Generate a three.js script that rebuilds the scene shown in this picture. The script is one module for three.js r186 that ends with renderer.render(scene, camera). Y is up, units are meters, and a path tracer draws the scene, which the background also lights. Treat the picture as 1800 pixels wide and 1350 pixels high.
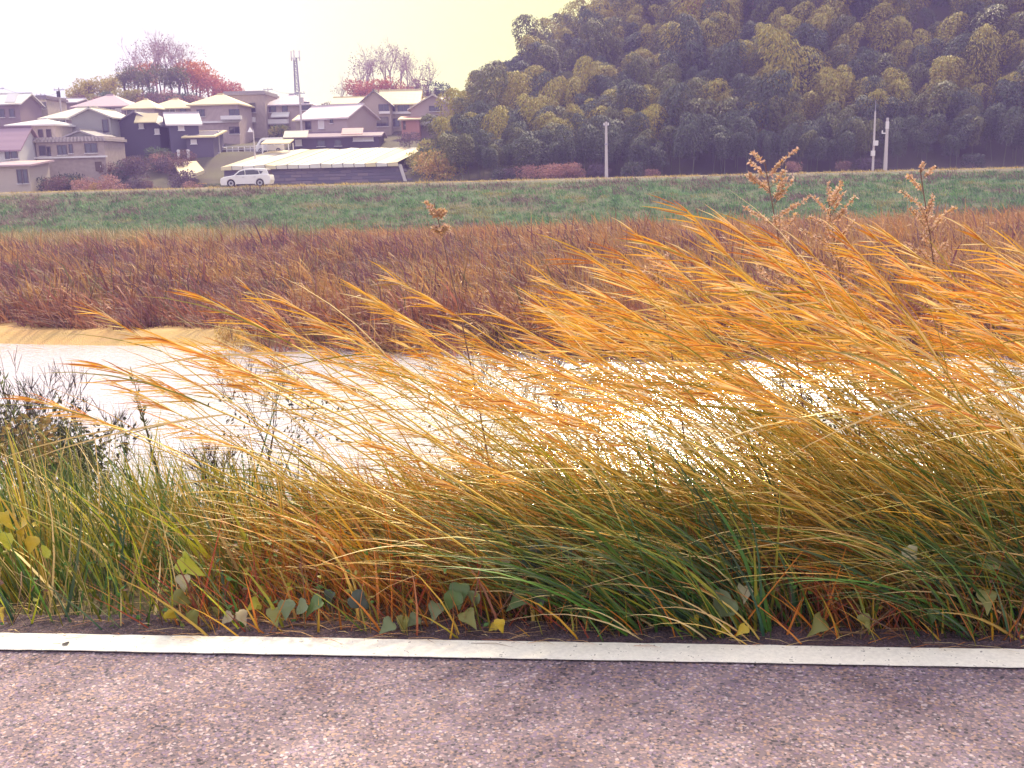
import * as THREE from 'three';
import { mergeGeometries } from 'three/addons/utils/BufferGeometryUtils.js';
import { ImprovedNoise } from 'three/addons/math/ImprovedNoise.js';

// ---------- camera, sky, sun, exposure ----------
const EYE = 1.7, FOV = 40, PITCH = 11.79 * Math.PI / 180, ROLL = 1.43 * Math.PI / 180;
const scene = new THREE.Scene();
const camera = new THREE.PerspectiveCamera(FOV, 1024 / 768, 0.05, 2000);
camera.position.set(0, EYE, 0);
camera.rotation.order = 'YXZ';
camera.rotation.set(-PITCH, 0, -ROLL);
camera.updateMatrixWorld(true);
const renderer = new THREE.WebGLRenderer({ antialias: true });
renderer.toneMapping = THREE.LinearToneMapping;
renderer.toneMappingExposure = 1.6;
renderer.shadowMap.enabled = true;
const SUN_AZ = 14 * Math.PI / 180, SUN_EL = 47 * Math.PI / 180;   // azimuth to the right of straight ahead (-z)
const sunDir = new THREE.Vector3(Math.sin(SUN_AZ) * Math.cos(SUN_EL), Math.sin(SUN_EL), -Math.cos(SUN_AZ) * Math.cos(SUN_EL));
{
  const W = 512, H = 256, d = new Float32Array(W * H * 4), v = new THREE.Vector3();
  for (let j = 0; j < H; j++) for (let i = 0; i < W; i++) {
    const th = ((i + .5) / W - .5) * 2 * Math.PI, el = ((j + .5) / H - .5) * Math.PI;
    v.set(Math.cos(el) * Math.cos(th), Math.sin(el), Math.cos(el) * Math.sin(th));
    const ang = Math.acos(THREE.MathUtils.clamp(v.dot(sunDir), -1, 1)) * 180 / Math.PI;
    let az = Math.atan2(v.x, -v.z) - SUN_AZ; az = Math.abs(Math.atan2(Math.sin(az), Math.cos(az))) * 180 / Math.PI;
    const g = Math.exp(-Math.pow(az / 27, 3)) * Math.exp(-Math.pow(Math.max(el, 0) / 1.1, 4)), o = (j * W + i) * 4;      // warm veil of thin cloud below the hazy sun
    const k = Math.exp(-Math.pow(ang / 16, 2)) * .5;
    d[o] = .91 + .12 * g + k; d[o + 1] = .89 + .13 * g + k; d[o + 2] = .94 - .63 * g + k * .7; d[o + 3] = 1;
  }
  const t = new THREE.DataTexture(d, W, H, THREE.RGBAFormat, THREE.FloatType);
  t.mapping = THREE.EquirectangularReflectionMapping; t.magFilter = THREE.LinearFilter; t.needsUpdate = true;
  scene.background = t; scene.environment = t;
}
const sun = new THREE.DirectionalLight(new THREE.Color().setRGB(1, .84, .56), 5);
sun.position.copy(sunDir).multiplyScalar(300); sun.target.position.set(0, 0, -80);
sun.position.add(sun.target.position);
sun.castShadow = true; sun.shadow.radius = 16; sun.shadow.mapSize.set(4096, 4096);
Object.assign(sun.shadow.camera, { left: -160, right: 160, top: 160, bottom: -160, near: 1, far: 700 });
scene.add(sun, sun.target);
scene.fog = new THREE.FogExp2(new THREE.Color().setRGB(.5, .38, 1), 0.0013);

// ---------- helpers ----------
let seed = 12345;
function rnd() { seed = (seed + 0x6d2b79f5) | 0; let t = Math.imul(seed ^ (seed >>> 15), 1 | seed); t = (t + Math.imul(t ^ (t >>> 7), 61 | t)) ^ t; return ((t ^ (t >>> 14)) >>> 0) / 4294967296; }
const rr = (a, b) => a + (b - a) * rnd();
const pick = (a) => a[Math.floor(rnd() * a.length)];
const V = (x, y, z) => new THREE.Vector3(x, y, z);
const clamp = THREE.MathUtils.clamp, lerp = THREE.MathUtils.lerp;
const sstep = (a, b, x) => { const t = clamp((x - a) / (b - a), 0, 1); return t * t * (3 - 2 * t); };
const perlin = new ImprovedNoise();
const N2 = (x, y, s = 0) => perlin.noise(x, y, s * 7.31 + .5);
const fbm = (x, y, s = 0) => N2(x, y, s) * .55 + N2(x * 2.1, y * 2.1, s + 1) * .28 + N2(x * 4.3, y * 4.3, s + 2) * .17;
const FPX = 675 / Math.tan(FOV * Math.PI / 360);                    // focal length in photograph pixels
function ray(px, py) { return V((px - 900) / FPX, (675 - py) / FPX, -1).applyQuaternion(camera.quaternion); }
function lev(px, py, d) { const r = ray(px, py); return V(0, EYE, 0).addScaledVector(r, d / -r.z); }      // the place seen there, d metres ahead
function gnd(px, py, y) { const r = ray(px, py); return V(0, EYE, 0).addScaledVector(r, (y - EYE) / r.y); } // on the level y
const names = {};
function numbered(n) { const k = names[n] = (names[n] ?? -1) + 1; return k ? `${n}_${String(k).padStart(3, '0')}` : n; }
function tag(o, label, category, group, kind) { if (label) o.userData.label = label; if (category) o.userData.category = category; if (group) o.userData.group = group; if (kind) o.userData.kind = kind; return o; }
function thing(name, label, category, pos, turn = 0, group) {
  const g = new THREE.Group(); g.name = numbered(name); g.position.copy(pos); g.rotation.y = turn; scene.add(g);
  return tag(g, label, category, group);
}
function part(name, geo, mat, parent) { const m = new THREE.Mesh(geo, mat); m.name = name; m.castShadow = m.receiveShadow = true; parent.add(m); return m; }
function solid(name, geo, mat) { return part(numbered(name), geo, mat, scene); }
function structure(name, geo, mat, label) { const m = solid(name, geo, mat); m.userData.kind = 'structure'; if (label) m.userData.label = label; return m; }
const C = (r, g, b) => new THREE.Color().setRGB(r, g, b);
const std = (c, rough = .8, more = {}) => new THREE.MeshStandardMaterial({ color: c, roughness: rough, ...more });
const leafMat = (tr = .35, rough = .75) => new THREE.MeshPhysicalMaterial({ vertexColors: true, roughness: rough, transmission: tr, thickness: 0, side: THREE.DoubleSide });
const boxAt = (w, h, d, x, y, z) => new THREE.BoxGeometry(w, h, d).translate(x, y, z);

class GB {                                                          // collects coloured faces
  constructor() { this.p = []; this.c = []; this.i = []; }
  v(q, c) { this.p.push(q.x, q.y, q.z); this.c.push(c[0], c[1], c[2]); return this.p.length / 3 - 1; }
  ribbon(pts, wid, cols, side) {                                    // flat tapering blade along pts
    let a = -1, b = -1; const n = pts.length;
    for (let k = 0; k < n; k++) {
      const w = wid[k] / 2, c = cols[k];
      if (k === n - 1) { const t = this.v(pts[k], c); this.i.push(a, b, t); }
      else {
        const l = this.v(V(pts[k].x - side.x * w, pts[k].y - side.y * w, pts[k].z - side.z * w), c), r = this.v(V(pts[k].x + side.x * w, pts[k].y + side.y * w, pts[k].z + side.z * w), c);
        if (k) this.i.push(a, b, l, b, r, l);
        a = l; b = r;
      }
    }
  }
  leaf(o, dir, side, len, wid, c) {                                 // a diamond leaf, slightly folded
    const n = V().crossVectors(dir, side).multiplyScalar(wid * .22);
    const A = this.v(o, c), L = this.v(o.clone().addScaledVector(dir, len * .45).addScaledVector(side, wid / 2).add(n), c),
      T = this.v(o.clone().addScaledVector(dir, len), c), R = this.v(o.clone().addScaledVector(dir, len * .45).addScaledVector(side, -wid / 2).add(n), c);
    this.i.push(A, L, T, A, T, R);
  }
  tube(pts, rad, cols, sides = 4) {
    const up = V(0, 1, 0), rings = [];
    for (let k = 0; k < pts.length; k++) {
      const t = V().subVectors(pts[Math.min(k + 1, pts.length - 1)], pts[Math.max(k - 1, 0)]).normalize();
      const s = V().crossVectors(t, Math.abs(t.y) > .95 ? V(1, 0, 0) : up).normalize(), u = V().crossVectors(s, t), ring = [];
      for (let a = 0; a < sides; a++) { const q = a / sides * Math.PI * 2; ring.push(this.v(pts[k].clone().addScaledVector(s, Math.cos(q) * rad[k]).addScaledVector(u, Math.sin(q) * rad[k]), cols[k])); }
      rings.push(ring);
    }
    for (let k = 1; k < rings.length; k++) for (let a = 0; a < sides; a++) { const b = (a + 1) % sides; this.i.push(rings[k - 1][a], rings[k - 1][b], rings[k][a], rings[k - 1][b], rings[k][b], rings[k][a]); }
  }
  geo() {
    const g = new THREE.BufferGeometry();
    g.setAttribute('position', new THREE.Float32BufferAttribute(this.p, 3)); g.setAttribute('color', new THREE.Float32BufferAttribute(this.c, 3));
    g.setIndex(this.i); g.computeVertexNormals(); return g;
  }
}
const mixc = (a, b, t) => [lerp(a[0], b[0], t), lerp(a[1], b[1], t), lerp(a[2], b[2], t)];
const vary = (c, s = .18) => { const k = 1 + rr(-s, s); return [c[0] * k * (1 + rr(-.06, .06)), c[1] * k, c[2] * k * (1 + rr(-.1, .1))]; };
function tex(n, f, srgb, reps) {                                    // n x n texture from f(u, v) -> value or rgb
  const d = new Uint8Array(n * n * 4);
  for (let y = 0; y < n; y++) for (let x = 0; x < n; x++) { const c = f(x / n, y / n), o = (y * n + x) * 4; for (let k = 0; k < 3; k++) d[o + k] = clamp(Array.isArray(c) ? c[k] : c, 0, 1) * 255; d[o + 3] = 255; }
  const t = new THREE.DataTexture(d, n, n); t.wrapS = t.wrapT = THREE.RepeatWrapping; t.magFilter = THREE.LinearFilter; t.minFilter = THREE.LinearMipmapLinearFilter;
  if (srgb) t.colorSpace = THREE.SRGBColorSpace; if (reps) t.repeat.set(reps, reps); t.needsUpdate = true; return t;
}
// a torus mapping so that noise tiles
const tile = (u, v, f, s) => { const a = u * 6.2832, b = v * 6.2832; return perlin.noise(Math.cos(a) * f + s, Math.sin(a) * f + Math.cos(b) * f * .7, Math.sin(b) * f + s * 2.7); };

// ---------- the lie of the land ----------
const WATER = -4;
const eA = gnd(0, 1104, 0), eB = gnd(1800, 1130, 0);                // edge of the road
const lA = gnd(0, 1131, 0), lB = gnd(1800, 1162, 0);                // middle of the white line
const edgeD = (x) => -lerp(eA.z, eB.z, (x - eA.x) / (eB.x - eA.x));
const fA = gnd(100, 615, WATER), fB = gnd(1500, 634, WATER);        // far waterline
const farD = (x) => clamp(-lerp(fA.z, fB.z, (x - fA.x) / (fB.x - fA.x)), 18, 60) + N2(x * .09, 3) * .7;
const TOE = 84, CREST = 99;
const nearBank = (x, d) => { const s = d - edgeD(x); return s < 1.5 ? -.02 - .1 * s : Math.max(-.17 - (s - 1.5) * .42, WATER - .5); };
// knolls and the wooded hill: [x, d, radius x, radius d, height]
function village(x, d) {
  let y = .15 - .9 * sstep(106, 110, d) + 1.7 * sstep(119, 123, d);
  y += 3.0 * sstep(123, 136, d) + 1.4 * sstep(137, 150, d) + 3.0 * sstep(150, 172, d) + 1 * sstep(172, 215, d);
  const k = (cx, cd, rx, rd, h) => { const q = ((x - cx) / rx) ** 2 + ((d - cd) / rd) ** 2; return h * Math.exp(-q); };
  return y + k(-66, 215, 17, 30, 7.6) + k(-22, 225, 12, 26, 6.6);
}
function wooded(x, d) {
  const face = sstep(110, 185, d + N2(x * .04, d * .04) * 8), side = sstep(-14, 62, x);
  return .1 + face * (side * 45) + 6 * face * sstep(-11, -3, x);
}
function H(x, z) {
  const d = -z, e = edgeD(x);
  if (d < e) return -.05;
  const f = farD(x);
  if (d < (e + f) / 2 + 4) return nearBank(x, d);
  if (d < f) return WATER - .5;
  if (d < TOE) return Math.min(WATER - .5 + (d - f) * .42, -3.62 + .15 * (d - f) / (TOE - f) + N2(x * .15, d * .15) * .12);
  if (d < CREST) return lerp(-3.47, .2, sstep(TOE - 3, CREST + 3.2, d) * .93 + .07 * (d - TOE) / (CREST - TOE)) ;
  const t = sstep(-12, -5, x);
  return lerp(village(x, d), wooded(x, d), t * sstep(104, 116, d)) + (d > 108 ? N2(x * .2, d * .2) * .25 : 0);
}
const at = (x, d, dy = 0) => V(x, H(x, -d) + dy, -d);

// ---------- ground, road, water ----------
const dirtBump = tex(256, (u, v) => .5 + .3 * tile(u, v, 6, 1) + .25 * tile(u, v, 16, 5));
{
  const ds = [-12, -6, -2, 0, 2, 3, 3.4], xs = [];
  for (let d = 3.6; d < 8; d += .2) ds.push(d); for (let d = 8; d < 30; d += .8) ds.push(d); for (let d = 30; d < 40; d += .25) ds.push(d); for (let d = 40; d < 112; d += 1) ds.push(d);
  for (let d = 112; d < 260; d += 2.5) ds.push(d); ds.push(275, 300, 340);
  for (let x = -60; x <= 60; x += 1) xs.push(x); for (const s of [-1, 1]) for (const x of [64, 70, 78, 90, 105, 125, 150, 190, 240]) xs.push(s * x); xs.sort((a, b) => a - b);
  const p = [], c = [], ix = [], uv = [];
  for (const d of ds) for (const x of xs) {
    const y = H(x, -d); p.push(x, y, -d); uv.push(x * .8, d * .8);
    const f = farD(x), n = fbm(x * .3, d * .3, 4);
    let k = [.09, .07, .05];
    if (d < f) k = [.11, .085, .05];
    else if (d < f + 4 && x < -7 + N2(d * .5, x * .5) * 2) k = vary([.55, .36, .15], .06);
    else if (d < TOE - 2) k = mixc([.13, .07, .05], [.24, .14, .05], clamp(n + .5, 0, 1));
    else if (d < CREST) k = mixc([.07, .13, .05], [.16, .12, .07], clamp(n * 1.4 + .4, 0, 1));
    else if (d < 107) k = [.2, .17, .12];
    else k = mixc([.1, .08, .07], [.13, .13, .06], clamp(n + .4, 0, 1));
    c.push(...k);
  }
  const w = xs.length;
  for (let j = 0; j + 1 < ds.length; j++) for (let i = 0; i + 1 < w; i++) { const a = j * w + i; ix.push(a, a + 1, a + w, a + 1, a + w + 1, a + w); }
  const g = new THREE.BufferGeometry(); g.setAttribute('position', new THREE.Float32BufferAttribute(p, 3)); g.setAttribute('color', new THREE.Float32BufferAttribute(c, 3)); g.setAttribute('uv', new THREE.Float32BufferAttribute(uv, 2));
  g.setIndex(ix); g.computeVertexNormals();
  structure('terrain', g, new THREE.MeshStandardMaterial({ vertexColors: true, roughness: .95, bumpMap: dirtBump, bumpScale: .05, side: THREE.DoubleSide }));
}
const roadTurn = Math.atan2(-(lB.z - lA.z), lB.x - lA.x);
{
  // worn asphalt: chips of pale, pinkish, grey and dark stone in a grey binder
  const S = 1024, chips = new Float32Array(S * S * 4);
  for (let k = 0; k < 46000; k++) {
    const x = rnd() * S, y = rnd() * S, r = rr(1.1, 3.6), t = rnd();
    const c = t < .3 ? [.58, .49, .51] : t < .5 ? [.5, .43, .52] : t < .66 ? [.62, .51, .47] : t < .82 ? [.36, .33, .38] : t < .92 ? [.68, .62, .65] : [.27, .25, .29], e = rr(.6, 1.4);
    for (let j = -4; j <= 4; j++) for (let i = -4; i <= 4; i++) if ((i * i) * e + (j * j) / e < r * r) {
      const o = ((Math.floor(y + j + S) % S) * S + Math.floor(x + i + S) % S) * 4; chips[o] = c[0]; chips[o + 1] = c[1]; chips[o + 2] = c[2]; chips[o + 3] = .5 + .5 * rnd();
    }
  }
  const get = (u, v) => (Math.floor(v * S) * S + Math.floor(u * S)) * 4;
  const cm = tex(S, (u, v) => { const o = get(u, v), n = tile(u, v, 1.2, 3) * .06 + tile(u, v, 4, 9) * .05; return chips[o + 3] ? [chips[o] + n, chips[o + 1] + n, chips[o + 2] + n] : [.46 + n, .4 + n, .44 + n]; }, true);
  const bm = tex(S, (u, v) => chips[get(u, v) + 3] * .8);
  const g = new THREE.PlaneGeometry(60, 12).rotateX(-Math.PI / 2); const uv = g.attributes.uv; for (let i = 0; i < uv.count; i++) uv.setXY(i, uv.getX(i) * 60 / 1.9, uv.getY(i) * 12 / 1.9);
  const mid = V().addVectors(lA, lB).multiplyScalar(.5), nrm = V(Math.sin(roadTurn), 0, Math.cos(roadTurn));
  const road = structure('road', g, new THREE.MeshStandardMaterial({ map: cm, bumpMap: bm, bumpScale: .004, roughness: .82 }));
  road.rotation.y = roadTurn; road.position.copy(mid).addScaledVector(nrm, 6.0);
  // strip of old, darker asphalt and soil between the line and the grass
  const strip = []; const m = 160;
  const sh = new THREE.Shape();
  for (let k = 0; k <= m; k++) { const x = -14 + 28 * k / m; k ? sh.lineTo(x, .24 + N2(x * 1.7, 2) * .05 + N2(x * 7, 5) * .02) : sh.moveTo(x, .24); }
  sh.lineTo(14, .02); sh.lineTo(-14, .02);
  const sg = new THREE.ShapeGeometry(sh).rotateX(-Math.PI / 2); { const u = sg.attributes.uv, q = sg.attributes.position; for (let i = 0; i < u.count; i++) u.setXY(i, q.getX(i) / 1.3, q.getZ(i) / 1.3); }
  const st = structure('road_shoulder', sg, new THREE.MeshStandardMaterial({ map: cm, color: C(.42, .38, .42), bumpMap: bm, bumpScale: .004, roughness: .9 }));
  st.rotation.y = roadTurn; st.position.copy(mid).setY(.004);
  // painted edge line with ragged edges and thin wear
  const w = .066, l = new THREE.Shape(); const NL = 700;
  for (let k = 0; k <= NL; k++) { const x = -14 + 28 * k / NL, e = N2(x * 9, 1) * .004 + N2(x * 40, 2) * .003; k ? l.lineTo(x, w + e) : l.moveTo(x, w + e); }
  for (let k = NL; k >= 0; k--) { const x = -14 + 28 * k / NL; l.lineTo(x, -w + N2(x * 9, 8) * .004 + N2(x * 40, 9) * .003); }
  const lg = new THREE.ExtrudeGeometry(l, { depth: .003, bevelEnabled: false }).rotateX(-Math.PI / 2); { const u = lg.attributes.uv, q = lg.attributes.position; for (let i = 0; i < u.count; i++) u.setXY(i, q.getX(i), q.getZ(i)); }
  const lm = tex(512, (u, v) => { const n = tile(u, v, 9, 2) + .6 * tile(u, v, 22, 4), k = n > .68 ? .66 : .94 + .05 * n; return [k, k * .985, k * .94]; }, true);
  const line = structure('road_line', lg, new THREE.MeshStandardMaterial({ map: lm, roughness: .7, bumpMap: dirtBump, bumpScale: .002 }));
  line.rotation.y = roadTurn; line.position.copy(mid).setY(.0085);
}
{
  const wb = tex(1024, (u, v) => .5 + .1 * tile(u, v, 5, 1) + .3 * tile(u, v, 17, 6) + .3 * tile(u, v, 39, 3));
  const g = new THREE.PlaneGeometry(240, 60).rotateX(-Math.PI / 2); const uv = g.attributes.uv; for (let i = 0; i < uv.count; i++) uv.setXY(i, uv.getX(i) * 240 / 23, uv.getY(i) * 60 / 9);
  const m = structure('river_water', g, new THREE.MeshPhysicalMaterial({ color: C(.86, .84, .92), roughness: .12, metalness: .62, bumpMap: wb, bumpScale: .045 }));
  m.position.set(0, WATER, -36);
  // sandy bar along the far waterline
}

// ---------- far bank: reeds, levee grass (uncountable, kept as stuff) ----------
const WIND = V(-1, 0, .12).normalize();
function bladePath(o, dir, len, wind, sag, n = 5) {                // a stem bent by the wind and its own weight
  const pts = [o.clone()], d = dir.clone().normalize(), s = len / n; let q = o.clone();
  for (let k = 0; k < n; k++) { d.addScaledVector(WIND, wind * s).add(V(0, -sag * s * (k + 1) / n, 0)).normalize(); q = q.clone().addScaledVector(d, s); pts.push(q); }
  return pts;
}
const taper = (w, n) => Array.from({ length: n + 1 }, (_, k) => w * (k < n * .3 ? .7 + .3 * k / (n * .3) : Math.pow(1 - (k - n * .3) / (n * .7), .7)));
function tuft(n, spread, hMin, hMax, w, lean, wind, sag, segs = 3) {
  const b = new GB();
  for (let k = 0; k < n; k++) {
    const o = V(rr(-spread, spread), 0, rr(-spread, spread)), a = rnd() * 6.283, L = rr(hMin, hMax);
    const pts = bladePath(o, V(Math.cos(a) * .6 - lean, 1, Math.sin(a) * .6), L, wind * rr(.3, 1.5), sag * rr(.4, 1.6), segs), c = rr(.65, 1.25);
    b.ribbon(pts, taper(w * rr(.6, 1.3), segs), pts.map(() => [c, c, c]), V(Math.cos(a + 1.57), 0, Math.sin(a + 1.57)));
  }
  return b.geo();
}
function strew(name, geos, mat, spots, label, category) {          // spots: [x, d, scale, colour, dy?]
  const per = geos.map(() => []);
  for (const s of spots) per[Math.floor(rnd() * geos.length)].push(s);
  const M = new THREE.Matrix4(), Q = new THREE.Quaternion(), E = new THREE.Euler();
  geos.forEach((g, k) => {
    const im = new THREE.InstancedMesh(g, mat, per[k].length); im.name = numbered(name); im.castShadow = im.receiveShadow = true;
    per[k].forEach(([x, d, s, c], i) => { E.set(rr(-.12, .12), rr(-1.1, 1.1), rr(-.2, .2)); Q.setFromEuler(E); M.compose(at(x, d, -.03), Q, V(s * rr(.85, 1.2), s * rr(.8, 1.2), s)); im.setMatrixAt(i, M); im.setColorAt(i, C(...c)); });
    scene.add(im); tag(im, label, category, null, 'stuff');
  });
}
{
  const m = leafMat(.3, .8);
  // brown reeds of the flood plain, laid over by the wind
  const reeds = [0, 1, 2, 3].map(() => tuft(17, .45, .5, 1.4, .055, .2, .8, .9, 3));
  const spots = [];
  for (let k = 0; k < 17500; k++) {
    const d = 27 + 54 * Math.pow(rnd(), .85), x = rr(-.62, .62) * d; if (d < farD(x) + (x < -8.5 ? 2.5 : .25)) continue;
    const n = fbm(x * .12, d * .3, 2), right = sstep(-12, 16, x), top = sstep(66, 78, d);
    let c = pick([[.26, .09, .06], [.2, .07, .085], [.34, .15, .09], [.16, .06, .08], [.3, .12, .1]]);                        // dull red brown
    if (n + rr(-.25, .25) + right * .28 + top * .35 > .11) c = mixc([.5, .25, .06], [.55, .33, .1], rnd());   // golden
    else if (rnd() < .15) c = [.22, .17, .05];
    if (d < farD(x) + 5 && rnd() < .7) c = mixc([.3, .1, .06], [.42, .18, .07], rnd());
    const hump = .6 + 1.1 * clamp(.5 + 1.3 * N2(x * .45, d * .5, 9), 0, 1); if (hump < .75 && rnd() < .45) continue;
    spots.push([x, d, hump * rr(.75, 1.1) * (d > 72 ? .75 : 1) * (right > .5 ? 1.1 : .95), vary(c, .25)]);
  }
  strew('reed_bed', reeds, m, spots, 'wind-flattened brown and golden reeds covering the far river bank', 'reeds');
  const gr = [0, 1, 2].map(() => tuft(12, .35, .12, .38, .04, .2, 1.2, 1, 2)), gs = [];
  for (let k = 0; k < 20000; k++) {
    const d = rr(TOE - 4, CREST + 1.2), x = rr(-.58, .58) * d, n = fbm(x * .18, d * .35, 6);
    const t = (d - TOE) / (CREST - TOE);
    let c = mixc([.06, .2, .04], [.14, .33, .06], rnd());
    if (n + rr(-.2, .2) > .2 || (t > .78 && rnd() < .55)) c = mixc([.26, .15, .13], [.17, .12, .08], rnd());
    if (t < .03 || n < -.28) c = mixc([.24, .28, .06], [.4, .33, .08], rnd());
    if (t > .985) c = mixc([.5, .38, .1], [.62, .45, .12], rnd());
    gs.push([x, d, rr(.7, 1.3) * (t > .985 ? .8 : 1) * (n > .1 ? 1.25 : 1), vary(c, .38)]);
  }
  strew('levee_grass', gr, m, gs, 'short green and brown grass on the levee slope', 'grass');
  // taller straw-coloured weeds along the levee foot at the left
  const ws = [];
  for (let k = 0; k < 1500; k++) { const x = rr(-52, -22) + Math.abs(rr(-8, 8)), d = rr(73, 84); ws.push([x, d, rr(.7, 1.25), vary(pick([[.5, .36, .1], [.36, .3, .08], [.6, .5, .3], [.2, .2, .06]]), .2)]); }
  strew('straw_weeds', [0, 1].map(() => tuft(14, .35, .6, 1.5, .045, .08, .3, .3, 3)), m, ws, 'pale straw-coloured weeds at the left foot of the levee', 'weeds');
}

// ---------- wooded hill of bamboo ----------
const bambooMat = leafMat(.25, .7), barkMat = std(C(.16, .18, .09), .6);
function bambooGeo(v) {
  const Hh = 10, nod = V(rr(-1, 1), 0, rr(-.4, 1)).normalize(), pts = [];
  for (let k = 0; k <= 8; k++) { const t = k / 8; pts.push(V(nod.x * 2.4 * t ** 3.2, Hh * (t - .1 * t ** 4), nod.z * 2.4 * t ** 3.2)); }
  const cb = new GB(); cb.tube(pts, pts.map((_, k) => .07 * (1 - k / 9)), pts.map(() => [1, 1, 1]), 4);
  const fb = new GB(), crv = new THREE.CatmullRomCurve3(pts);
  for (let k = 0; k < 1500; k++) {                                   // sprays over a nodding dome, thinning out below
    const u = Math.pow(rnd(), 1.15), a = rnd() * 6.283, s = 1 - .6 * u, c = crv.getPoint(s);
    const R = (u < .3 ? 1.75 * Math.sqrt(1 - (1 - u / .3) ** 2) : 1.75 - .5 * (u - .3)) * (1 + .25 * Math.sin(a * 3 + v) + .12 * Math.sin(a * 7 + v * 2)), r = R * (rnd() < .75 ? rr(.8, 1.05) : rnd());
    const o = c.clone().add(V(Math.cos(a) * r, -.1 * r * r + rr(-.2, .2), Math.sin(a) * r));
    const nx = u < .3 ? lerp(.1, .9, u / .3) : 1, nn = V(Math.cos(a) * nx + rr(-.5, .5), (u < .3 ? lerp(1, .4, u / .3) : .15) + rr(-.3, .3), Math.sin(a) * nx + rr(-.5, .5)).normalize();
    const dir = V(Math.cos(a), -rr(.2, 1.3), Math.sin(a)).addScaledVector(nn, -.3).add(V(rr(-.5, .5), 0, rr(-.5, .5))).normalize();
    const side = V().crossVectors(nn, dir).normalize(), q = rr(.7, 1.3);
    fb.leaf(o, dir, side, rr(.25, .5), rr(.11, .2), [q * rr(.9, 1.15), q, q * rr(.7, 1.1)]);
  }
  return { culm: cb.geo(), crown: fb.geo() };
}
{
  const vars = [0, 1, 2, 3, 4, 5].map(bambooGeo);
  const tint = (c) => { const m = bambooMat.clone(); m.color = C(...c); return m; };
  const kinds = [
    { n: 'olive', m: tint([.15, .16, .055]), label: 'dark olive bamboo with a drooping feathery crown on the wooded hill', group: 'dark olive bamboo on the hill' },
    { n: 'deep', m: tint([.085, .11, .07]), label: 'deep green bamboo with a shaded rounded crown on the wooded hill', group: 'deep green bamboo on the hill' },
    { n: 'yellow', m: tint([.4, .35, .06]), label: 'yellow-topped bamboo standing out bright on the wooded hill', group: 'yellow-topped bamboo on the hill' },
    { n: 'rust', m: tint([.28, .13, .1]), label: 'rust-pink autumn crown near the top of the wooded hill', group: 'rust-pink crowns on the hill' },
  ];
  const spots = [];
  for (let tries = 0; tries < 30000 && spots.length < 1650; tries++) {
    const d = 111 + 85 * Math.pow(rnd(), 1.1), x = rr(-10, .6 * d);
    if (x < -6.5 + N2(d * .1, 2) * 3) continue;
    const y = H(x, -d), s = d < 116 ? rr(.4, .65) : rr(.5, .75) + .45 * Math.pow(rnd(), 3), gap = 2.1 * s;
    if (spots.some((q) => Math.abs(q.x - x) < gap && Math.abs(q.d - d) < gap && Math.hypot(q.x - x, q.d - d) < gap)) continue;
    // how the crown shows in the picture
    const top = V(x, y + 8 * s, -d).project(camera), seen = Math.abs(top.x) < 1.05 && top.y < 1.06;
    spots.push({ x, d, y, s, seen });
  }
  const inView = spots.filter((q) => q.seen).sort((a, b) => a.d - a.s * 12 - (b.d - b.s * 12));
  // farther ones nearer the ridge show as well: keep a mix spread over the hill
  const chosen = new Set(inView.filter((_, k) => k % Math.ceil(inView.length / 298) === 0 || inView.length < 298).slice(0, 298));
  for (const q of inView) if (chosen.size < 298) chosen.add(q);
  const rest = [];
  for (const q of spots) {
    const n = fbm(q.x * .16, q.d * .16, 8), rust = Math.hypot(q.x - 31, q.d - 150) < 7 && rnd() < .8;
    const kind = rust ? kinds[3] : q.d < 118 ? kinds[rnd() < .2 ? 0 : 1] : n + rr(-.4, .4) > .1 ? kinds[2] : rnd() < .5 ? kinds[0] : kinds[1];
    const v = vars[Math.floor(rnd() * vars.length)], turn = rr(-1.2, 1.2);
    if (chosen.has(q)) {
      const g = thing('bamboo', kind.label, 'bamboo', V(q.x, q.y - .1, -q.d), turn, kind.group);
      part('culm', v.culm, barkMat, g); part('crown', v.crown, kind.m, g); g.scale.set(q.s * rr(.8, 1.25), q.s * rr(.88, 1.18), q.s * rr(.8, 1.25)); g.rotation.set(rr(-.1, .14), turn, rr(-.13, .13));
    } else rest.push({ ...q, v, turn, c: kind.m.color });
  }
  vars.forEach((v) => {
    const mine = rest.filter((q) => q.v === v), M = new THREE.Matrix4();
    const im = new THREE.InstancedMesh(v.crown, bambooMat, mine.length); im.name = numbered('bamboo_grove'); im.castShadow = im.receiveShadow = true;
    mine.forEach((q, i) => { M.compose(V(q.x, q.y, -q.d), new THREE.Quaternion().setFromEuler(new THREE.Euler(rr(-.1, .14), q.turn, rr(-.13, .13))), V(q.s * rr(.8, 1.25), q.s * rr(.88, 1.18), q.s)); im.setMatrixAt(i, M); im.setColorAt(i, q.c); });
    scene.add(im); tag(im, 'dense dark bamboo grove filling in the wooded hillside', 'bamboo grove', null, 'stuff');
  });
}

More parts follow.
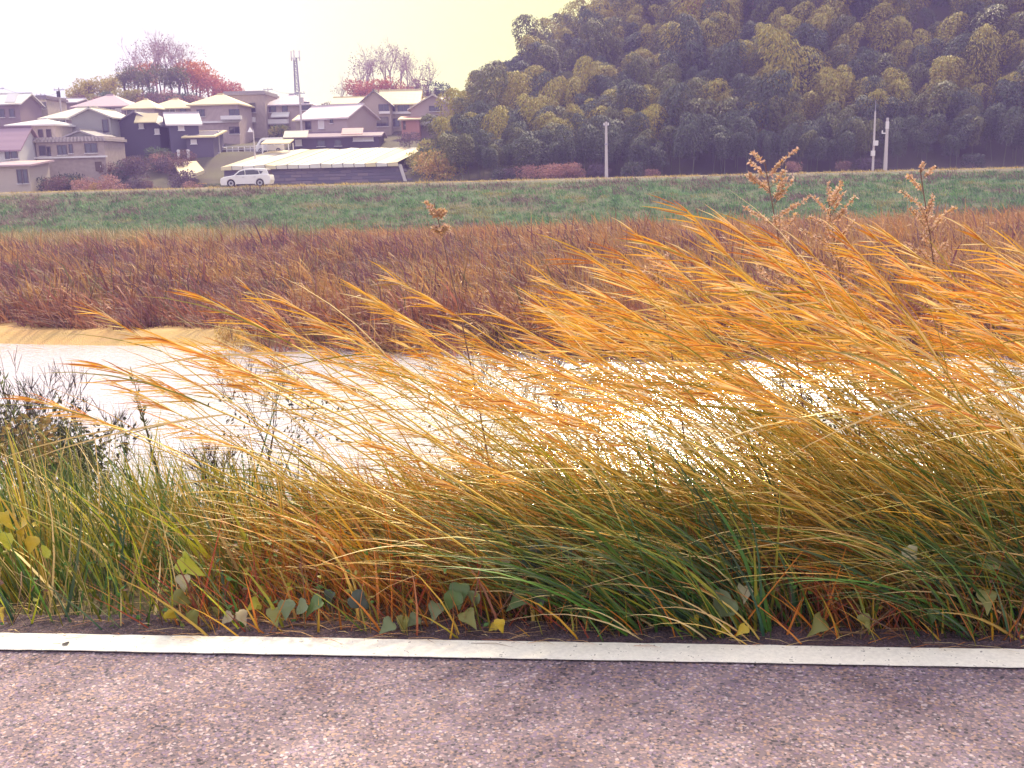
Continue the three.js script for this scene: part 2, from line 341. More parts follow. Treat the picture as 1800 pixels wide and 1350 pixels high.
// ---------- trees and shrubs ----------
function crownGeo(n, rx, ry, rz, leaf, lumps, hole = .25) {          // leaf clumps on lobes, with gaps
  const b = new GB(), L = [];
  for (let k = 0; k < lumps; k++) { const a = rnd() * 6.283, u = rr(-.6, .9), r = Math.sqrt(1 - u * u * .8); L.push([V(Math.cos(a) * r * rx * .6, u * ry * .6, Math.sin(a) * r * rz * .6), rr(.3, .55)]); }
  for (let k = 0; k < n; k++) {
    const [c, s] = pick(L), dir = V(rr(-1, 1), rr(-1, 1), rr(-1, 1)).normalize(), q = rr(.7, 1.3), r = Math.pow(rnd(), hole);
    const o = V(c.x + dir.x * s * rx * r, c.y + dir.y * s * ry * r, c.z + dir.z * s * rz * r);
    const out = V(dir.x + rr(-.7, .7), dir.y + rr(-.9, .5), dir.z + rr(-.7, .7)).normalize();
    b.leaf(o, out, V(rr(-1, 1), rr(-1, 1), rr(-1, 1)).cross(out).normalize(), leaf * rr(.6, 1.3), leaf * rr(.35, .7), [q, q * rr(.85, 1.1), q * rr(.8, 1.15)]);
  }
  return b.geo();
}
function limbs(h, r, spread, depth, droop = 0, thin = .012) {                    // bare trunk and branches
  const b = new GB(), one = [1, 1, 1];
  const grow = (o, dir, len, rad, lv) => {
    const pts = bladePathFree(o, dir, len, 3); b.tube(pts, pts.map((_, k) => rad * (1 - .45 * k / 3)), pts.map(() => one), lv > 1 ? 3 : 5);
    if (lv >= depth) return;
    const kids = lv === 0 ? 5 : lv === depth - 1 ? 4 : 3;
    for (let k = 0; k < kids; k++) { const t = rr(.45, 1), p = pts[0].clone().lerp(pts[3], t); const dd = dir.clone().add(V(rr(-1, 1) * spread, rr(-.1, .6) - droop, rr(-1, 1) * spread)).normalize(); grow(p, dd, len * rr(.5, .75), Math.max(rad * .5, thin), lv + 1); }
  };
  const bladePathFree = (o, dir, len, n) => { const pts = [o.clone()]; let q = o.clone(); const d = dir.clone(); for (let k = 0; k < n; k++) { d.add(V(rr(-.15, .15), rr(-.05, .12), rr(-.15, .15))).normalize(); q = q.clone().addScaledVector(d, len / n); pts.push(q); } return pts; };
  grow(V(0, 0, 0), V(0, 1, 0), h * .5, r, 0);
  return b.geo();
}
const crownMat = (c, tr = .25) => { const m = leafMat(tr, .8); m.color = C(...c); return m; };
const limbMat = (c) => new THREE.MeshStandardMaterial({ vertexColors: true, color: C(...c), roughness: .9 });
{
  const bare = [0, 1, 2].map(() => limbs(9, .16, .8, 4)), trunk = limbs(6, .17, .6, 2);
  const crown = [0, 1, 2].map(() => crownGeo(1000, 2.6, 2.6, 2.4, .36, 11));
  const pinkBark = limbMat([.5, .37, .4]), brownBark = limbMat([.16, .11, .09]);
  const mats = { orange: crownMat([.62, .26, .06]), yellow: crownMat([.5, .42, .07]), red: crownMat([.55, .2, .13]), olive: crownMat([.2, .2, .07]), pine: crownMat([.06, .1, .09]), mauve: crownMat([.36, .24, .25]) };
  function leafy(px, py, d, size, m, label, group, bareToo) {         // py: foot of the tree in the picture
    const p = lev(px, py, d); p.y = Math.max(Math.min(p.y, H(p.x, p.z) + .4), H(p.x, p.z) - .6);
    const t = thing(bareToo ? 'autumn_tree' : 'round_tree', label, 'tree', p, rnd() * 6.28, group); t.scale.setScalar(size);
    part('trunk', trunk, brownBark, t); const c = part('crown', pick(crown), mats[m], t); c.position.y = 3.1;
    return t;
  }
  function bareTree(px, d, size, label, group) {
    const p = lev(px, 150, d); p.y = H(p.x, p.z) - .1;
    const t = thing('bare_tree', label, 'tree', p, rnd() * 6.28, group); t.scale.setScalar(size); part('trunk', pick(bare), pinkBark, t);
    const c = part('crown', crownGeo(170, 3.2, 3, 3, .3, 10, .5), mats.mauve, t); c.position.y = 6;
  }
  // left knoll behind the roofs
  const gl = 'trees on the knoll behind the left roofs';
  for (const px of [135, 150, 168, 186, 203, 222, 160, 195]) leafy(px + rr(-4, 4), 165, rr(196, 208), rr(.75, 1.05), 'yellow', 'yellow-green bushy tree on the knoll left of the bare crowns', 'yellow-green trees on the left knoll');
  for (const px of [225, 240, 262, 285, 300, 318]) leafy(px + rr(-4, 4), 160, rr(196, 206), rr(.8, 1), 'olive', 'olive tree low on the knoll under the bare crowns', 'olive trees low on the left knoll');
  for (const px of [250, 262, 325, 338, 350, 365]) leafy(px, 150, rr(204, 216), rr(1, 1.3), 'orange', 'orange autumn tree high on the left knoll', 'orange trees on the left knoll', true);
  for (const px of [375, 388, 400, 410, 345]) leafy(px, 160, rr(200, 212), rr(.85, 1.15), 'red', 'pinkish red autumn tree on the slope of the left knoll', 'pinkish red trees on the left knoll', true);
  for (const px of [222, 233, 246, 276, 288, 302, 314, 330, 268]) bareTree(px, rr(206, 220), rr(.95, 1.35), 'bare pinkish grey tree rising from the left knoll', 'bare trees on the left knoll');
  // right knoll
  for (const px of [596, 634, 646, 660, 676, 690, 705, 718, 733, 748]) bareTree(px, rr(206, 222), (px < 600 ? .8 : 1) * rr(.95, 1.25), 'bare pale pink tree on the knoll beside the wooded hill', 'bare trees on the right knoll');
  for (const px of [622, 640, 655, 668, 690, 712]) leafy(px, 160, rr(198, 208), rr(.8, 1.1), 'red', 'russet tree under the bare crowns of the right knoll', 'russet trees on the right knoll', true);
  for (const px of [715, 735, 755, 780]) leafy(px, 165, rr(196, 206), rr(.75, 1), 'mauve', 'grey mauve tree beside the wooded hill', 'mauve trees on the right knoll');
  for (const [px, s] of [[770, 1.05], [812, .95], [826, 1.1]]) leafy(px, 165, 205, s, 'pine', 'dark blue-green conifer where the right knoll meets the hill', 'dark conifers by the hill');
  // shrubs on the slope below the houses and beside the retaining wall
  const sg = [0, 1, 2].map(() => crownGeo(1100, 1.7, 1.25, 1.5, .2, 12)), stemG = limbs(2.2, .05, 1.1, 2);
  const shrubM = { brown: crownMat([.2, .11, .1]), plum: crownMat([.14, .1, .13]), green: crownMat([.1, .15, .08]), lime: crownMat([.42, .38, .1]), gold: crownMat([.5, .33, .08]), dark: crownMat([.06, .08, .06]), pink: crownMat([.45, .25, .2]) };
  function shrub(px, py, d, s, m, label, group) {
    const p = lev(px, py, d); p.y = H(p.x, p.z) + .05 ; const t = thing('shrub', label, 'shrub', p, rnd() * 6.28, group); t.scale.setScalar(s);
    part('stem', stemG, brownBark, t); const c = part('crown', pick(sg), shrubM[m], t); c.position.y = 1.05;
  }
  const gs = 'shrubs below the left houses';
  for (let k = 0; k < 22; k++) shrub(lerp(128, 412, (k + rnd()) / 22), 165, rr(188, 196), rr(1.1, 1.7), pick(['lime', 'green', 'gold', 'brown', 'pink', 'green']), 'low undergrowth bush at the foot of the left knoll trees', 'undergrowth on the left knoll');
  for (let k = 0; k < 12; k++) shrub(lerp(590, 790, (k + rnd()) / 12), 165, rr(188, 196), rr(1, 1.6), pick(['plum', 'green', 'pink', 'brown']), 'low undergrowth bush at the foot of the right knoll trees', 'undergrowth on the right knoll');
  for (let k = 0; k < 24; k++) shrub(rr(62, 330), 325, rr(111.5, 121), rr(.5, 1.15), pick(['brown', 'plum', 'green', 'dark', 'pink', 'gold', 'plum']), 'dark brownish shrub on the slope below the houses', gs);
  for (let k = 0; k < 16; k++) shrub(rr(200, 330), 300, rr(121, 129), rr(.6, 1.15), pick(['brown', 'plum', 'brown', 'pink', 'green']), 'mauve brown bush between the slope houses and the retaining wall', 'bushes left of the retaining wall');
  for (let k = 0; k < 12; k++) shrub(rr(728, 800), 290, rr(113, 132), rr(1, 1.7), pick(['lime', 'lime', 'gold', 'green']), 'yellow-green bush at the right end of the retaining wall', 'yellow-green bushes by the wall end');
  for (let k = 0; k < 8; k++) shrub(rr(715, 800), 270, rr(131, 140), rr(.9, 1.4), pick(['green', 'plum', 'lime']), 'dark green bush under the houses above the wall', 'bushes above the wall end');
  for (let k = 0; k < 9; k++) shrub(rr(330, 402), 305, rr(111, 119), rr(.35, .75), pick(['brown', 'gold', 'plum', 'green', 'pink']), 'small scrubby bush on the bank just left of the retaining wall', 'scrub left of the retaining wall');
  for (let k = 0; k < 14; k++) shrub(rr(780, 1800), 310, rr(107.5, 110), rr(.5, .9), pick(['brown', 'dark', 'plum', 'pink', 'dark']), 'low dark bush at the foot of the bamboo behind the levee', 'low bushes under the bamboo');
  for (const px of [925, 965, 1000]) shrub(px, 310, 109, .9, 'pink', 'pinkish dry bush at the foot of the bamboo', 'pinkish bushes under the bamboo');
  for (let k = 0; k < 12; k++) shrub(rr(20, 560), 210, rr(148, 165), rr(.7, 1.1), pick(['green', 'lime', 'gold', 'plum']), 'small garden bush between the hillside houses', 'garden bushes');
  const yb = gnd(412, 616, WATER + .1), ybt = thing('shrub', 'small yellow bush at the end of the sandy river bar', 'shrub', yb, 0); ybt.scale.set(.34, .5, .34);
  part('stem', stemG, brownBark, ybt); part('crown', sg[1], shrubM.gold, ybt).position.y = .8;
  for (const [px, s] of [[1215, .55], [1250, .5]]) { const p = gnd(px, 560, -3.4), t = thing('shrub', 'golden bush among the reeds of the far bank', 'shrub', p, rnd() * 6, 'golden bushes among the reeds'); t.scale.setScalar(s); part('stem', stemG, brownBark, t); part('crown', pick(sg), shrubM.gold, t).position.y = 1.05; }
}

// ---------- houses on the slope ----------
const plaster = tex(256, (u, v) => { const n = .86 + .12 * tile(u, v, 3, 2) + .07 * tile(u, v, 14, 5); return [n, n, n]; });
const roofRows = tex(256, (u, v) => .5 + .45 * Math.sin(v * 6.2832 * 16) * (.6 + .4 * Math.sin(u * 6.2832 * 20)));
const wallMats = {}, roofMats = {};
const wallM = (c) => wallMats[c] ??= std(C(...c), .85, { map: plaster, bumpMap: dirtBump, bumpScale: .01 });
const roofM = (c) => roofMats[c] ??= std(C(...c), .42, { bumpMap: roofRows, bumpScale: .03 });
const frameM = std(C(.75, .72, .72), .5), darkFrame = std(C(.1, .08, .1), .5), glassM = new THREE.MeshPhysicalMaterial({ color: C(.03, .03, .05), roughness: .08, metalness: 0, clearcoat: 1 }), curtainM = std(C(.7, .65, .62), .8);
const concrete = std(C(.42, .39, .4), .9, { map: plaster, bumpMap: dirtBump, bumpScale: .01 });
const woodM = std(C(.13, .09, .07), .8);
function flatPoly(faces) {                                          // closed sheet bodies from corner lists
  const p = [], uv = [];
  for (const f of faces) for (let k = 1; k + 1 < f.length; k++) for (const q of [f[0], f[k], f[k + 1]]) { p.push(...q); uv.push((q[0] + q[2] * .3) * .25, (q[2] + q[1]) * .25); }
  const g = new THREE.BufferGeometry(); g.setAttribute('position', new THREE.Float32BufferAttribute(p, 3)); g.setAttribute('uv', new THREE.Float32BufferAttribute(uv, 2)); g.computeVertexNormals(); return g;
}
function roofGeo(type, w, dp, rise, over = .5, th = .16) {           // sits on y = 0 at the eaves; w along x, dp along z
  const x = w / 2 + over, z = dp / 2 + over, y0 = -over * rise / (dp / 2) * .6, A = [-x, y0, z], B = [x, y0, z], Cc = [x, y0, -z], D = [-x, y0, -z];
  const dn = (q) => [q[0], q[1] - th, q[2]], rim = (...q) => q.map((a, k) => { const b = q[(k + 1) % q.length]; return [a, dn(a), dn(b), b]; });
  if (type === 'flat') return mergeGeometries([boxAt(w + .5, .3, dp + .5, 0, .15, 0), boxAt(w + .1, .25, dp + .1, 0, .42, 0)]);
  if (type === 'hip') { const r = Math.max(w / 2 - dp / 2 * .95, w * .06), L = [-r, rise, 0], R = [r, rise, 0]; return flatPoly([[A, B, R, L], [B, Cc, R], [Cc, D, L, R], [D, A, L], [dn(A), dn(D), dn(Cc), dn(B)], ...rim(A, B, Cc, D)]); }
  if (type === 'gableX') { const L = [-x, rise, 0], R = [x, rise, 0]; return flatPoly([[A, B, R, L], [Cc, D, L, R], [dn(A), dn(L), dn(R), dn(B)], [dn(Cc), dn(R), dn(L), dn(D)], ...rim(A, B, R, Cc, D, L)]); }
  if (type === 'shed') { const P = [-x, y0, z], Q = [x, y0, z], R = [x, rise, -z], S = [-x, rise, -z]; return flatPoly([[P, Q, R, S], [dn(P), dn(S), dn(R), dn(Q)], ...rim(P, Q, R, S)]); }
  const yg = -over * rise / (w / 2) * .6, a = [-x, yg, z], b = [x, yg, z], c = [x, yg, -z], d = [-x, yg, -z], F = [0, rise, z], K = [0, rise, -z];   // gable towards us
  return flatPoly([[a, F, K, d], [F, b, c, K], [dn(a), dn(d), dn(K), dn(F)], [dn(F), dn(K), dn(c), dn(b)], ...rim(a, F, b, c, K, d)]);
}
function wallGeo(type, w, dp, h, rise, foot) {
  const s = new THREE.Shape();
  if (type === 'gableZ') { s.moveTo(-w / 2, -foot); s.lineTo(w / 2, -foot); s.lineTo(w / 2, h); s.lineTo(0, h + rise - .03); s.lineTo(-w / 2, h); return new THREE.ExtrudeGeometry(s, { depth: dp, bevelEnabled: false }).translate(0, 0, -dp / 2); }
  if (type === 'gableX' || type === 'shed') {
    s.moveTo(-dp / 2, -foot); s.lineTo(dp / 2, -foot); s.lineTo(dp / 2, type === 'shed' ? h + rise * .97 : h); if (type === 'gableX') s.lineTo(0, h + rise - .03); s.lineTo(-dp / 2, h);
    return new THREE.ExtrudeGeometry(s, { depth: w, bevelEnabled: false }).translate(0, 0, -w / 2).rotateY(Math.PI / 2);
  }
  return boxAt(w, h + foot, dp, 0, (h - foot) / 2, 0);
}
const unit = new THREE.BoxGeometry(1, 1, 1);
function windowPart(parent, x, y, z, w, h, o = {}) {
  const f = part('window', mergeGeometries([boxAt(w + .16, .09, .12, 0, h / 2 + .04, 0), boxAt(w + .16, .09, .12, 0, -h / 2 - .04, 0), boxAt(.08, h, .12, -w / 2 - .04, 0, 0), boxAt(.08, h, .12, w / 2 + .04, 0, 0), ...(w > .9 ? [boxAt(.07, h, .1, 0, 0, 0)] : [])]), o.dark ? darkFrame : frameM, parent);
  f.position.set(x, y, z);
  part('pane', boxAt(w, h, .05, 0, 0, -.01), o.curtain ? curtainM : glassM, f);
  if (o.sill !== false) part('sill', boxAt(w + .3, .07, .24, 0, -h / 2 - .12, .04), frameM, f);
  return f;
}
// a house given by where its front stands in view: [left, right, foot, eaves, ridge] pixels at d metres
function house(o) {
  const k = o.d / FPX, cx = (o.x0 + o.x1) / 2, w = (o.x1 - o.x0) * k * (o.wide ?? 1), h = (o.yb - o.ye) * k, rise = Math.max((o.ye - o.yr) * k, .05), dp = o.dep ?? 7, foot = o.foot ?? 2.2;
  const p = lev(cx, o.yb, o.d); p.z -= dp / 2;
  const t = thing(o.name ?? 'house', o.label, o.cat ?? 'house', p, o.turn ?? 0, o.group);
  const inset = o.over ?? .45;
  part('wall', wallGeo(o.roof, w - inset, dp, h, rise, foot), wallM(o.wall), t);
  const r = part('roof', roofGeo(o.roof, w - inset, dp, rise, inset, .18), roofM(o.rc), t); r.position.y = h + .02;
  if (o.roof !== 'flat' && o.roof !== 'shed') {                     // ridge caps
    const len = o.roof === 'hip' ? 2 * Math.max((w - inset) / 2 - dp / 2 * .95, w * .06) : o.roof === 'gableX' ? w + inset : dp + 2 * inset;
    const c = part('ridge', boxAt(o.roof === 'gableZ' ? .26 : len, .2, o.roof === 'gableZ' ? len : .26, 0, rise + .04, 0), roofM(o.rc), r);
  }
  const zf = dp / 2;
  for (const [a, b, c, d, opt] of o.win ?? []) windowPart(t, ((a + c) / 2 - cx) * k, (o.yb - (b + d) / 2) * k, zf + .03, (c - a) * k, (d - b) * k, opt);
  for (const [a, b, c, d] of o.balcony ?? []) {
    const bw = (c - a) * k, q = part('balcony', boxAt(bw, .15, 1, 0, 0, .5), concrete, t); q.position.set(((a + c) / 2 - cx) * k, (o.yb - d) * k, zf);
    part('railing', mergeGeometries([boxAt(bw, (d - b) * k, .08, 0, (d - b) * k / 2 + .08, .95), boxAt(.08, (d - b) * k, .9, -bw / 2 + .04, (d - b) * k / 2 + .08, .5), boxAt(.08, (d - b) * k, .9, bw / 2 - .04, (d - b) * k / 2 + .08, .5)]), frameM, q);
  }
  for (const [a, b, c, d] of o.door ?? []) { const q = part('door', boxAt((c - a) * k, (d - b) * k, .1, 0, 0, 0), woodM, t); q.position.set(((a + c) / 2 - cx) * k, (o.yb - (b + d) / 2) * k, zf + .03); part('handle', boxAt(.05, .2, .08, (c - a) * k * .35, 0, .08), frameM, q); }
  for (const [a, b, c, d, mt] of o.canopy ?? []) { const q = part('canopy', flatPoly(slab((c - a) * k, (d - b) * k, 1.3)), roofM(mt ?? o.rc), t); q.position.set(((a + c) / 2 - cx) * k, (o.yb - d) * k, zf); }
  for (const [a, b, c, d] of o.band ?? []) { const q = part('ledge', boxAt((c - a) * k, (d - b) * k, .35, 0, 0, .12), frameM, t); q.position.set(((a + c) / 2 - cx) * k, (o.yb - (b + d) / 2) * k, zf); }
  return { t, k, cx, zf, h, w };
}
function slab(w, h, dp) { const a = [-w / 2, 0, dp], b = [w / 2, 0, dp], c = [w / 2, h, 0], d = [-w / 2, h, 0], dn = (q) => [q[0], q[1] - .12, q[2]]; return [[a, b, c, d], [dn(a), dn(d), dn(c), dn(b)], ...[[a, b], [b, c], [c, d], [d, a]].map(([p, q]) => [p, dn(p), dn(q), q])]; }
const PINK = [.5, .4, .38], CREAM = [.58, .5, .42], GREY = [.36, .35, .33], WHITE = [.72, .7, .68], BEIGE = [.45, .37, .33], INDIGO = [.1, .09, .13], MAUVE = [.36, .29, .32];
const TILE = [.5, .47, .42], PALE = [.68, .63, .5], DARK = [.2, .18, .2], ROSE = [.5, .37, .4], YEL = [.7, .6, .36];
const cur = { curtain: true }, dk = { dark: true };
// lowest row, next to the levee
house({ x0: -14, x1: 58, yb: 333, ye: 291, yr: 284, d: 112, dep: 5, roof: 'shed', wall: CREAM, rc: ROSE, foot: 1, label: 'low cream annexe with two narrow windows behind the levee at the left edge', win: [[34, 301, 40, 322, dk], [44, 301, 50, 322, dk]] });
house({ x0: -30, x1: 38, yb: 288, ye: 262, yr: 226, d: 118, dep: 6, roof: 'gableX', wall: WHITE, rc: [.3, .2, .25], foot: 3, label: 'white house with steep plum roof at the left picture edge', win: [[12, 267, 18, 279, dk], [22, 266, 31, 278, dk]] });
house({ x0: 66, x1: 190, yb: 303, ye: 252, yr: 246, d: 122, dep: 6.5, roof: 'flat', wall: BEIGE, rc: [.55, .48, .46], foot: 2, label: 'wide flat-roofed beige house with a row of dark windows', win: [[76, 258, 85, 273, dk], [89, 260, 93, 274, dk], [107, 258, 121, 272, dk], [127, 257, 131, 270, dk], [154, 256, 173, 270, dk]], door: [[168, 286, 179, 302]], band: [[66, 276, 190, 279]] });
house({ x0: 20, x1: 104, yb: 268, ye: 221, yr: 211, d: 126, dep: 7, roof: 'hip', wall: CREAM, rc: WHITE, label: 'cream two-storey house with white flat-looking roof and a large square window', win: [[38, 230, 58, 249, dk], [72, 231, 78, 245, dk], [86, 231, 92, 245, dk]] });
house({ x0: 104, x1: 182, yb: 254, ye: 244, yr: 230, d: 124.2, dep: 6, roof: 'gableZ', wall: GREY, rc: [.28, .26, .28], foot: 1, name: 'garage', label: 'low grey gable roof directly above the flat beige house' , cat: 'outbuilding'});
house({ x0: 128, x1: 200, yb: 252, ye: 208, yr: 193, d: 131, dep: 8, roof: 'gableZ', wall: GREY, rc: TILE, label: 'tall grey gable-fronted house with pale verge', win: [[184, 214, 192, 234, dk]] });
house({ x0: 76, x1: 204, yb: 232, ye: 207, yr: 189, d: 139.5, dep: 7, roof: 'hip', wall: MAUVE, rc: PALE, label: 'house with a broad pale cream hipped roof behind the grey gable', win: [[86, 212, 96, 224], [108, 212, 118, 224]] });
house({ x0: 200, x1: 285, yb: 262, ye: 222, yr: 199, d: 134, dep: 8, roof: 'gableZ', wall: INDIGO, rc: [.2, .17, .22], label: 'dark indigo timber house with left-hand gable and pale porch roof', win: [[249, 221, 255, 227, cur], [275, 230, 281, 237, cur]], canopy: [[246, 203, 283, 218, YEL]] });
house({ x0: 282, x1: 336, yb: 264, ye: 220, yr: 200, d: 133, dep: 7, roof: 'gableX', wall: [.12, .11, .16], rc: [.6, .55, .58], turn: .35, label: 'dark indigo house wing with pale sloping verge and small window', win: [[300, 222, 308, 230, cur]] });
house({ x0: 326, x1: 378, yb: 262, ye: 240, yr: 229, d: 132, dep: 5, roof: 'shed', wall: [.14, .12, .17], rc: YEL, name: 'lean_to', label: 'lean-to with bright cream roof beside the indigo house', cat: 'outbuilding', win: [[338, 247, 346, 252, cur]] });
// middle row
house({ x0: 338, x1: 424, yb: 252, ye: 186, yr: 168, d: 149, dep: 8, roof: 'hip', wall: PINK, rc: YEL, label: 'two-storey pinkish house with yellow hipped roof and purple ridge', win: [[407, 197, 423, 208, dk], [405, 226, 421, 236, dk], [352, 196, 364, 206, dk]], balcony: [[394, 208, 428, 214]], band: [[342, 215, 424, 218]] });
house({ x0: 398, x1: 472, yb: 250, ye: 172, yr: 167, d: 158, dep: 9, roof: 'flat', wall: BEIGE, rc: [.4, .36, .38], label: 'tall plain beige block with flat roof right of the pinkish house', win: [[444, 186, 452, 200, dk], [430, 190, 437, 200, dk]], balcony: [[440, 210, 452, 218]] });
house({ x0: 262, x1: 338, yb: 226, ye: 191, yr: 175, d: 156, dep: 7, roof: 'hip', wall: BEIGE, rc: YEL, label: 'house with long bright yellow hipped roof in the middle of the slope', win: [[302, 194, 310, 204], [320, 193, 328, 203, dk], [282, 194, 288, 204, cur]] });
house({ x0: 222, x1: 276, yb: 226, ye: 191, yr: 176, d: 152, dep: 6, roof: 'hip', wall: PINK, rc: YEL, label: 'small house with rounded yellow roof between two hipped roofs', win: [[228, 196, 236, 206, dk], [242, 196, 250, 206, cur]] });
house({ x0: 132, x1: 232, yb: 224, ye: 188, yr: 168, d: 160, dep: 8, roof: 'hip', wall: MAUVE, rc: ROSE, label: 'house with large rosy tiled hipped roof on the upper left slope', win: [[180, 192, 198, 200, dk], [206, 194, 214, 206, cur], [222, 196, 230, 208, dk]] });
house({ x0: 38, x1: 88, yb: 216, ye: 178, yr: 172, d: 158, dep: 7, roof: 'flat', wall: CREAM, rc: [.24, .2, .24], label: 'pale cube house with dark roof edge on the upper left slope', win: [[45, 186, 51, 193, dk], [79, 183, 83, 192, dk]] });
house({ x0: -12, x1: 40, yb: 222, ye: 184, yr: 166, d: 150, dep: 7, roof: 'gableX', wall: [.33, .25, .27], rc: WHITE, label: 'brown house with two white roof planes at the upper left edge', win: [[4, 194, 10, 206, dk], [20, 194, 27, 206, dk]], canopy: [[20, 168, 38, 183, WHITE]] });
house({ x0: 86, x1: 136, yb: 205, ye: 181, yr: 174, d: 170, dep: 7, roof: 'gableX', wall: MAUVE, rc: [.62, .58, .62], label: 'mauve house with pale low roof between the cube house and the rosy roof', win: [[94, 185, 100, 192, dk], [112, 185, 118, 192, dk]] });
house({ x0: 468, x1: 548, yb: 238, ye: 186, yr: 168, d: 160, dep: 8, roof: 'hip', wall: PINK, rc: [.52, .45, .5], label: 'lavender-roofed house beside the foot of the lattice mast', win: [[478, 190, 488, 198, dk], [500, 190, 508, 198, dk], [534, 184, 546, 196, dk]], canopy: [[482, 199, 512, 207, WHITE]], balcony: [[476, 212, 510, 219]] });
house({ x0: 518, x1: 545, yb: 228, ye: 211, yr: 201, d: 150, dep: 4, roof: 'shed', wall: CREAM, rc: YEL, name: 'lean_to', label: 'small cream shed with yellow roof left of the pale gabled house', cat: 'outbuilding' });
house({ x0: 538, x1: 640, yb: 240, ye: 208, yr: 186, d: 146, dep: 7.5, roof: 'gableX', wall: PINK, rc: [.66, .57, .58], turn: -.42, label: 'pinkish house with large pale pitched roof and gable end turned right', win: [[553, 214, 563, 226, dk], [580, 213, 590, 225, cur], [604, 211, 608, 217, dk]] });
house({ x0: 586, x1: 646, yb: 226, ye: 184, yr: 172, d: 160, dep: 7, roof: 'gableX', wall: CREAM, rc: YEL, label: 'cream house with yellow roof behind the pale gabled house', win: [[624, 190, 630, 200]] });
house({ x0: 630, x1: 690, yb: 228, ye: 186, yr: 163, d: 158, dep: 8, roof: 'gableZ', wall: BEIGE, rc: DARK, label: 'house with dark plum gable and broad beige wall', win: [[668, 187, 684, 197, dk], [655, 208, 682, 222, dk]], band: [[668, 198, 686, 202]] });
house({ x0: 668, x1: 738, yb: 228, ye: 184, yr: 160, d: 161, dep: 8, roof: 'gableX', wall: CREAM, rc: YEL, label: 'house with the largest bright yellow roof on the right of the village', win: [[688, 187, 696, 197, dk], [702, 187, 720, 197, dk], [686, 210, 702, 222, dk]], band: [[690, 198, 724, 202]] });
house({ x0: 722, x1: 804, yb: 236, ye: 192, yr: 170, d: 152, dep: 7, roof: 'gableZ', wall: PINK, rc: [.6, .54, .48], label: 'pinkish gable-fronted house against the wooded hill', win: [[757, 190, 777, 197, dk], [746, 206, 770, 215, dk]], balcony: [[738, 216, 768, 221]] });
house({ x0: 728, x1: 776, yb: 214, ye: 183, yr: 172, d: 164, dep: 6, roof: 'gableX', wall: CREAM, rc: YEL, label: 'cream-roofed house squeezed behind the pinkish gable' });
house({ x0: 704, x1: 740, yb: 236, ye: 210, yr: 204, d: 149, dep: 4, roof: 'shed', wall: [.6, .3, .25], rc: YEL, name: 'lean_to', label: 'small red-walled shed with yellow roof in front of the yellow-roofed house', cat: 'outbuilding', door: [[709, 214, 714, 228]] });
house({ x0: 512, x1: 668, yb: 268, ye: 241, yr: 234, d: 140, dep: 6, roof: 'gableX', wall: [.13, .1, .15], rc: [.27, .2, .25], label: 'long low dark plum building above the sheeted terrace', name: 'low_building', cat: 'building', win: [[523, 246, 532, 254, cur], [622, 243, 655, 249, cur], [560, 248, 572, 256, dk], [590, 248, 600, 256, dk]], canopy: [[505, 230, 546, 241, PALE], [604, 228, 640, 238, [.62, .4, .36]]] });
